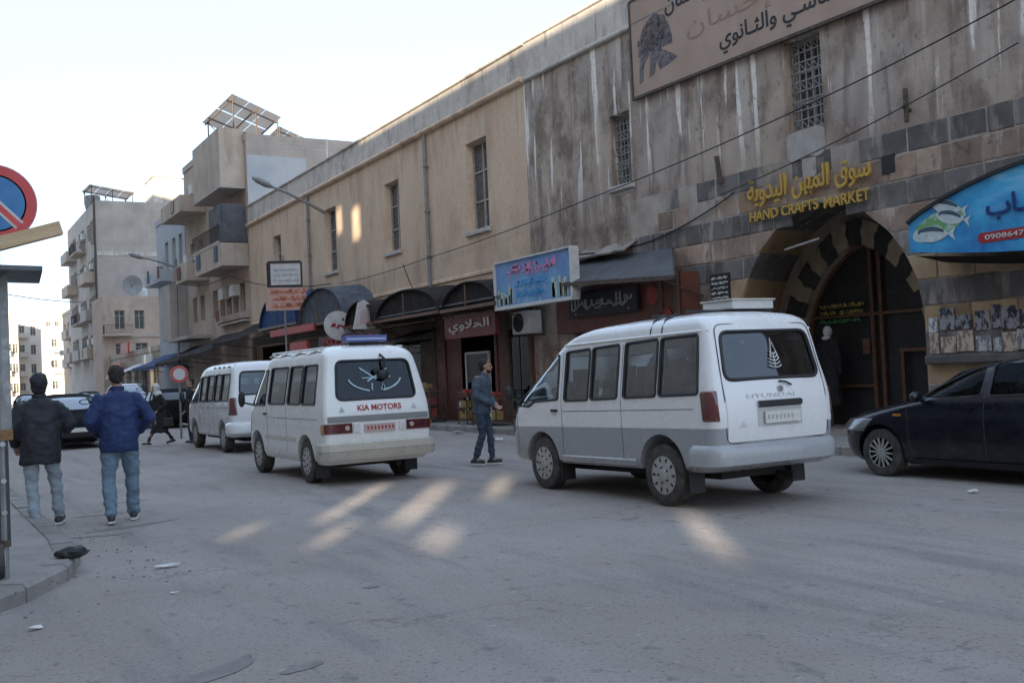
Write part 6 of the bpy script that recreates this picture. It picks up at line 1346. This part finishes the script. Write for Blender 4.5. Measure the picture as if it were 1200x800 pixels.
# ================================================================== PEOPLE
def remesh(name, mb, m, parent, voxel, wr=0.0, wsc=(9, 9, 5), smooth=3, seed=0, jit=0.0):
    o = obj('tmp', mb, m); md = o.modifiers.new('r', 'REMESH'); md.mode = 'VOXEL'; md.voxel_size = voxel; md.use_smooth_shade = True
    sm = o.modifiers.new('s', 'SMOOTH'); sm.factor = .5; sm.iterations = smooth
    me = evalmesh(o); bpy.data.objects.remove(o); me.name = name
    if wr:
        vn = [v.normal.copy() for v in me.vertices]
        for v, n in zip(me.vertices, vn):
            p = v.co; q = Vector((p.x*wsc[0]+seed, p.y*wsc[1], p.z*wsc[2]))
            v.co = p + n*wr*(noise.noise(q)+.6*noise.noise(q*2.3)-.15)
    me.materials.clear(); me.materials.append(m); me.polygons.foreach_set("use_smooth", [True]*len(me.polygons))
    r = bpy.data.objects.new(name, me); COL.objects.link(r); r.parent = parent; return r
def seg(mb, pts, rs, n=12):
    """limb: rounded tube through points"""
    P_ = [Vector(p) for p in pts]; out = []; rr = []
    for i in range(len(P_)-1):
        for k in range(5):
            t = k/5; out.append(P_[i].lerp(P_[i+1], t)); rr.append(rs[i]+(rs[i+1]-rs[i])*t)
    out.append(P_[-1]); rr.append(rs[-1]); mb.tube(out, rr, n)
    for p, r in ((P_[0], rs[0]), (P_[-1], rs[-1])): mb.ell(p, r*.98, r*.98, r*.98, 10, 7)
    for p, r in zip(P_[1:-1], rs[1:-1]): mb.ell(p, r, r, r, 10, 7)
def trunk(mb, rings, lean=(0, 0)):
    n = 20; mb.loft([[(cx+rx*math.cos(t)*(1 if True else 0), cy+ry*math.sin(t), z) for t in [2*math.pi*k/n for k in range(n)]] for cx, cy, z, rx, ry in rings])
SKIN = mat("skin", (.40, .24, .17), (.34, .19, .13), 20, .6, coord='obj'); HAIR = mat("dark_hair", (.018, .014, .012), (.035, .027, .022), 40, .7, coord='obj', bump=.6, bscale=200)
def hand(mb, w_, d, side, curl=.5, pal=(0, 0, 1)):
    """palm, four fingers and a thumb from wrist w_ in direction d"""
    w_ = Vector(w_); d = Vector(d).normalized(); a = d.cross(Vector((0, 1, 0)));  a = a.normalized() if a.length > .2 else Vector((1, 0, 0)); nrm = a.cross(d)*(1 if side > 0 else -1)
    for j in range(4):
        o = (j-1.5)*.021; b = w_+a*o*.6; k1 = w_+d*.095+a*o*1.15; L_ = (.066, .078, .074, .058)[j]
        seg(mb, [b, k1], [.016, .0125], 8)
        d1 = (d+nrm*curl*.5).normalized(); d2 = (d+nrm*curl*1.6).normalized(); k2 = k1+d1*L_*.5; k3 = k2+d2*L_*.5; seg(mb, [k1, k2, k3], [.0105, .0098, .008], 8)
    th = w_+d*.03-a*.03*side; seg(mb, [th, th+(d*.6-a*.6*side).normalized()*.04, th+(d*.6-a*.6*side).normalized()*.04+(d+nrm*.4).normalized()*.034], [.014, .0115, .009], 8)
def person(label, loc, rz, J, jacket, trousers, shoes, hair=HAIR, sc=1.0, hem=.86, bulk=1.0, coat=None, scarf=None, beard=False, hood=False, turn=0.0, extras=None, grp=None, legr=1.0):
    """J: joints in a frame facing +Y, x to the person's right"""
    t = thing('person', label, 'person', loc, rz); t.scale = (sc, sc, sc)
    b = MB(); nk = Vector(J['neck']); hd = Vector(J['head']); hp = Vector(J['hip'])
    trunk(b, [(hp.x, hp.y, hp.z-.08, .15, .11), (hp.x, hp.y, hp.z+.06, .15, .11), (hp.x*.6+nk.x*.4, hp.y*.6+nk.y*.4, hp.z+.25, .14, .10), (nk.x, nk.y-.01, nk.z-.15, .18, .11), (nk.x, nk.y, nk.z-.05, .12, .08), (nk.x, nk.y, nk.z, .06, .06)])
    seg(b, [nk-Vector((0, 0, .04)), hd-Vector((0, .005, .07))], [.062, .055]); ca, sa = math.cos(turn), math.sin(turn)
    H_ = lambda x, y, z: (hd.x+x*ca-y*sa, hd.y+x*sa+y*ca, hd.z+z)
    def E_(c, rx, ry, rz_, n=12, m=9):
        e = MB(); e.ell((0, 0, 0), rx, ry, rz_, n, m); e.v = [H_(v[0]+c[0], v[1]+c[1], v[2]+c[2]) for v in e.v]; b.add(e.v, e.f)
    E_((0, -.008, .03), .075, .094, .092, 18, 12); E_((0, .03, -.035), .055, .058, .075); E_((0, .055, -.085), .03, .03, .028)
    nose = MB().loft([[H_(-.009, .085, .02), H_(.009, .085, .02), H_(0, .1, .022)], [H_(-.018, .085, -.03), H_(.018, .085, -.03), H_(0, .122, -.028)]]); b.add(nose.v, nose.f)
    for sx in (-1, 1): E_((sx*.077, -.005, -.005), .012, .02, .032)
    E_((0, .084, -.055), .026, .012, .007); E_((0, .083, -.068), .022, .012, .007); E_((0, .082, .028), .05, .014, .01)
    for s_, sx in (('L', -1), ('R', 1)):
        sh, el, wr = J['sh'+s_], J['el'+s_], J['wr'+s_]; seg(b, [sh, el, wr], [.058, .044, .03]); hand(b, wr, J.get('hd'+s_, Vector(wr)-Vector(el)), sx, J.get('curl', .5))
        hi, kn, an, to = J['hi'+s_], J['kn'+s_], J['an'+s_], J['to'+s_]; seg(b, [hi, kn, an], [.07, .046, .035]); seg(b, [an, Vector(an)+(Vector(to)-Vector(an))*.5-Vector((0, 0, .02)), to], [.04, .038, .03])
    body = remesh('body', b, SKIN, t, .0105, smooth=2); 
    eyes = MB()
    for sx in (-1, 1): e = MB(); e.ell((0, 0, 0), .013, .006, .008, 8, 6); e.v = [H_(v[0]+sx*.032, v[1]+.083, v[2]+.008) for v in e.v]; eyes.add(e.v, e.f)
    obj('eyes', eyes, mat("dark_eye", (.03, .02, .02), None, rough=.3), t)
    # trousers
    if trousers:
        m = MB(); trunk(m, [(hp.x, hp.y, hp.z-.12, .165, .12), (hp.x, hp.y, hp.z, .175, .13), (hp.x, hp.y, hp.z+.12, .16, .115)])
        for s_ in 'LR':
            hi, kn, an = map(Vector, (J['hi'+s_], J['kn'+s_], J['an'+s_])); seg(m, [hi, hi.lerp(kn, .45), kn, kn.lerp(an, .5), an+Vector((0, 0, .0))], [.108*legr, .095*legr, .075*legr, .071*legr, .066*legr], 14)
        remesh('trousers', m, trousers, t, .013, .018, (7, 7, 14), 3, seed=loc[0])
    # shoes
    for s_ in 'LR':
        an, to = Vector(J['an'+s_]), Vector(J['to'+s_]); d = (to-an); d.z = min(d.z, 0)*.3 if an.z < .2 else d.z; m = MB()
        heel = an-Vector((0, 0, .055))-d.normalized()*.05; tip = Vector(to)
        seg(m, [heel, heel.lerp(tip, .5)+Vector((0, 0, .005)), tip], [.044, .043, .036], 12); seg(m, [an-Vector((0, 0, .01)), heel.lerp(tip, .3)], [.045, .045]); zmin = min(heel.z, tip.z)-.035
        o = remesh('shoe', m, shoes, t, .011, smooth=2); sole = MB(); dd = (tip-heel).normalized(); rr = dd.cross(Vector((0, 0, 1))).normalized()
        sp = [heel-dd*.05-rr*.028, heel-dd*.05+rr*.028, heel+rr*.04, tip-dd*.05+rr*.046, tip+dd*.035+rr*.018, tip+dd*.035-rr*.018, tip-dd*.05-rr*.046, heel-rr*.04]
        obj('sole', MB().poly([p-Vector((0, 0, .048)) for p in sp], (0, 0, .022)), J.get('solem', m_paper), o)
    # jacket or coat
    m = MB(); g = bulk
    if coat is None:
        trunk(m, [(hp.x, hp.y, hem-.03, .185*g, .14*g), (hp.x, hp.y, hem+.03, .192*g, .148*g), (hp.x, hp.y, hp.z+.08, .185*g, .145*g), (hp.x*.5+nk.x*.5, hp.y*.5+nk.y*.5-.005, (hp.z+nk.z)/2, .195*g, .15*g), (nk.x, nk.y-.012, nk.z-.17, .205*g, .145*g), (nk.x, nk.y-.01, nk.z-.07, .175*g, .12*g), (nk.x, nk.y, nk.z-.015, .09*g, .085*g)])
        obj_hem = None
    else:
        trunk(m, [(hp.x, hp.y, coat, .27, .22), (hp.x, hp.y, coat+.2, .235, .19), (hp.x, hp.y, hp.z, .19, .16), (nk.x*.5+hp.x*.5, nk.y*.5+hp.y*.5, (hp.z+nk.z)/2, .17, .135), (nk.x, nk.y, nk.z-.15, .18, .12), (nk.x, nk.y, nk.z-.05, .13, .1), (nk.x, nk.y, nk.z, .07, .07)])
    for s_ in 'LR':
        sh, el, wr = map(Vector, (J['sh'+s_], J['el'+s_], J['wr'+s_])); seg(m, [sh-Vector((0, 0, .02)), sh.lerp(el, .5), el, el.lerp(wr, .5), wr+(el-wr)*.02], [.072*g, .074*g, .067*g, .06*g, .05*g], 14)
    jk = remesh('jacket' if coat is None else 'long_coat', m, jacket, t, .0135, .017 if coat is None else .028, (7, 7, 9) if coat is None else (12, 12, 3), 4, seed=loc[1])
    c = MB(); c.lathe([(.078, nk.z-.045), (.075, nk.z+.03), (.066, nk.z+.035), (.062, nk.z-.03)], (nk.x, nk.y, 0), 'z', 16); obj('collar', c, jacket, jk, smooth=True)
    if coat is None:
        for s_ in 'LR':
            el, wr = Vector(J['el'+s_]), Vector(J['wr'+s_]); obj('cuff', MB().tube([wr+(el-wr)*.1, wr-(el-wr)*.02], .053*g, 12), jacket, jk, smooth=True)
    # hair / scarf
    h = MB()
    def HE(c, rx, ry, rz_, n=16, mm=10): e = MB(); e.ell((0, 0, 0), rx, ry, rz_, n, mm); e.v = [H_(v[0]+c[0], v[1]+c[1], v[2]+c[2]) for v in e.v]; h.add(e.v, e.f)
    if scarf:
        HE((0, -.015, .02), .098, .112, .118); HE((0, -.01, -.09), .085, .085, .08); seg(h, [hd-Vector((0, .0, .1)), nk-Vector((0, .02, .04))], [.085, .13]); hr = remesh('headscarf', h, scarf, t, .012, .012, (20, 20, 9), 2)
        for v in hr.data.vertices:   # opening for the face
            p = v.co; lx = (p.x-hd.x)*ca+(p.y-hd.y)*sa; ly = -(p.x-hd.x)*sa+(p.y-hd.y)*ca; lz = p.z-hd.z
            if ly > .05 and abs(lx) < .055 and -.1 < lz < .06: q = .05; v.co = Vector(H_(lx, q, lz))
    elif hood: HE((0, -.02, .025), .098, .115, .122); HE((0, -.03, -.05), .08, .078, .08); hr = remesh('hood', h, hair, t, .011, .012, (18, 18, 18), 2)
    else: HE((0, -.024, .045), .086, .098, .092); HE((0, -.055, -.01), .074, .06, .07); hr = remesh('hair', h, hair, t, .0095, .012, (38, 38, 38), 1)
    if beard: h = MB(); HE((0, .035, -.075), .058, .055, .045); remesh('beard', h, hair, t, .009, .006, (40, 40, 40), 1)
    if extras: extras(t, J)
    return t
def JN(**k):
    J = dict(hip=(0, 0, .93), neck=(0, .02, 1.47), head=(0, .05, 1.62), shL=(-.185, .0, 1.40), shR=(.185, .0, 1.40), elL=(-.25, -.03, 1.13), elR=(.25, -.03, 1.13), wrL=(-.24, .1, .9), wrR=(.24, .1, .9),
             hiL=(-.09, 0, .9), hiR=(.09, 0, .9), knL=(-.1, .03, .49), knR=(.1, .03, .49), anL=(-.1, 0, .09), anR=(.1, 0, .09), toL=(-.11, .15, .045), toR=(.11, .15, .045)); J.update(k); return J
m_denim = mat("blue_denim", (.13, .19, .25), (.165, .235, .30), 7, .85, coord='obj', bump=.5, bscale=60); m_denim2 = mat("pale_grey_denim", (.26, .30, .335), (.31, .355, .39), 7, .85, coord='obj', bump=.5, bscale=60)
m_darkdenim = mat("dark_navy_denim", (.03, .045, .075), (.05, .07, .1), 7, .85, coord='obj', bump=.5, bscale=60); m_bluejkt = mat("royal_blue_jacket", (.012, .026, .092), (.017, .036, .12), 5, .75, coord='obj', bump=.4, bscale=30)
m_blackjkt = mat("black_padded_jacket", (.016, .017, .022), (.024, .025, .031), 5, .75, coord='obj', bump=.4, bscale=30); m_slate = mat("slate_blue_jacket", (.055, .075, .10), (.075, .1, .13), 5, .8, coord='obj', bump=.4, bscale=30)
m_shoe = mat("dark_leather_shoe", (.03, .026, .023), (.05, .043, .04), 12, .5, coord='obj'); m_coat = mat("black_coat_cloth", (.014, .013, .014), (.022, .02, .021), 5, .9, coord='obj', bump=.3); m_scarf = mat("white_headscarf_cloth", (.6, .59, .57), (.5, .49, .48), 9, .85, coord='obj')
# blue jacket, seen from behind: left foot forward, right elbow out
person('man in a bulky blue jacket and blue jeans walking away with his right elbow out', (1.93, 12.42, .02), R(-10), JN(hip=(0, 0, .93), neck=(.0, .05, 1.47), head=(-.005, .085, 1.61),
       shL=(-.19, .01, 1.38), shR=(.19, .01, 1.38), elL=(-.29, -.03, 1.13), wrL=(-.22, .17, .98), elR=(.33, -.03, 1.14), wrR=(.22, .16, 1.0),
       hiL=(-.09, 0, .9), knL=(-.12, .02, .48), anL=(-.10, -.1, .10), toL=(-.1, .06, .05), hiR=(.09, 0, .9), knR=(.13, .14, .5), anR=(.13, .22, .09), toR=(.14, .37, .05)), m_bluejkt, m_denim, m_shoe, hem=.80, bulk=1.12, sc=1.02, legr=1.08)
person('man in a black hooded jacket and pale jeans walking beside the near kerb', (1.14, 12.75, .02), R(-8), JN(hip=(0, 0, .91), neck=(.0, .07, 1.45), head=(.0, .115, 1.59), shL=(-.19, .02, 1.35), shR=(.19, .02, 1.35), elL=(-.30, -.02, 1.10), wrL=(-.26, .15, .93), elR=(.31, .0, 1.12), wrR=(.27, .2, 1.06),
       knL=(-.1, .0, .48), anL=(-.07, -.12, .12), toL=(-.06, .03, .05), knR=(.14, .14, .5), anR=(.17, .16, .09), toR=(.2, .3, .05)), m_blackjkt, m_denim2, m_shoe, hair=m_blackjkt, hood=True, hem=.72, bulk=1.15, sc=1.0, legr=.95)
# standing / strolling man between the vans, facing right
person('bearded man in a slate blue jacket strolling between the two nearest minibuses', (7.97, 14.9, .02), R(-136), JN(hip=(0, 0, .93), neck=(0, .05, 1.47), head=(0, .1, 1.60), elL=(-.25, -.02, 1.13), wrL=(-.09, .2, 1.0), elR=(.25, -.02, 1.13), wrR=(.07, .22, .98), hdL=(.5, .6, -.5), hdR=(-.5, .6, -.5),
       knL=(-.08, .10, .49), anL=(-.08, .12, .09), toL=(-.09, .26, .045), knR=(.08, .02, .48), anR=(.08, -.12, .1), toR=(.09, .02, .045), curl=.8), m_slate, m_darkdenim, m_shoe, beard=True, hem=.86, bulk=1.0, turn=R(12), legr=.85)
person('woman in a long black coat and white headscarf striding across the street', (5.35, 27.8, .02), R(95), JN(hip=(0, 0, .9), neck=(0, .06, 1.42), head=(0, .1, 1.56), shL=(-.17, .02, 1.34), shR=(.17, .02, 1.34), elL=(-.2, -.08, 1.1), wrL=(-.18, .1, .95), elR=(.2, .02, 1.08), wrR=(.17, .2, .95),
       knL=(-.08, .18, .5), anL=(-.08, .36, .1), toL=(-.08, .5, .06), knR=(.08, -.1, .48), anR=(.08, -.34, .14), toR=(.08, -.2, .05)), m_coat, m_coat, m_shoe, coat=.34, scarf=m_scarf, sc=.95, legr=.68,
       extras=lambda t, J: (lambda o: None)(obj('handbag', MB().cbox(-.3, -.2, -.28, .0, .5, .74, .02).tube([(-.25, -.25, .74), (-.2, -.15, .95), (-.25, -.03, .74)], .012, 6), m_black, t)))
person('dark clothed pedestrian partly hidden by the front of the farthest minibus', (6.12, 27.5, .02), R(100), JN(), m_coat, m_darkdenim, m_shoe, hem=.8, sc=.98)
person('far pedestrian in dark clothes on the road left of the man in black', (2.45, 46, .02), R(180), JN(), m_blackjkt, m_darkdenim, m_shoe, hem=.8)
# figure hanging in the gateway
mq = thing('mannequin', 'black robed mannequin with a white headscarf hanging inside the arched gate', 'mannequin', fg(1.7, 14.62, .8))
def FQ(x, y, z): return fg(1.7+x, 14.62+y, z)
b = MB(); trunk(b, [(0, 0, .55, .2, .26), (0, 0, 1.0, .15, .22), (0, 0, 1.6, .11, .19), (0, 0, 1.82, .08, .22), (0, 0, 1.9, .05, .08)]); seg(b, [(0, -.22, 1.78), (-.05, -.3, 1.2)], [.06, .05]); seg(b, [(0, .22, 1.78), (-.05, .3, 1.2)], [.06, .05])
o = remesh('black_robe', b, m_coat, mq, .016, .02, (12, 12, 3), 3)
for v in o.data.vertices: v.co = Vector(FQ(v.co.x, v.co.y, v.co.z))
b = MB(); b.ell((-.02, 0, 2.03), .1, .085, .12); b.ell((-.03, .03, 1.9), .1, .09, .05); o = obj('white_headscarf', b, m_scarf, mq, smooth=True, fn=FQ)
obj('stand', MB().tube([FQ(0, 0, .15), FQ(0, 0, 1.8)], .02), m_iron, mq); P(mq)
SC.render.film_transparent = False
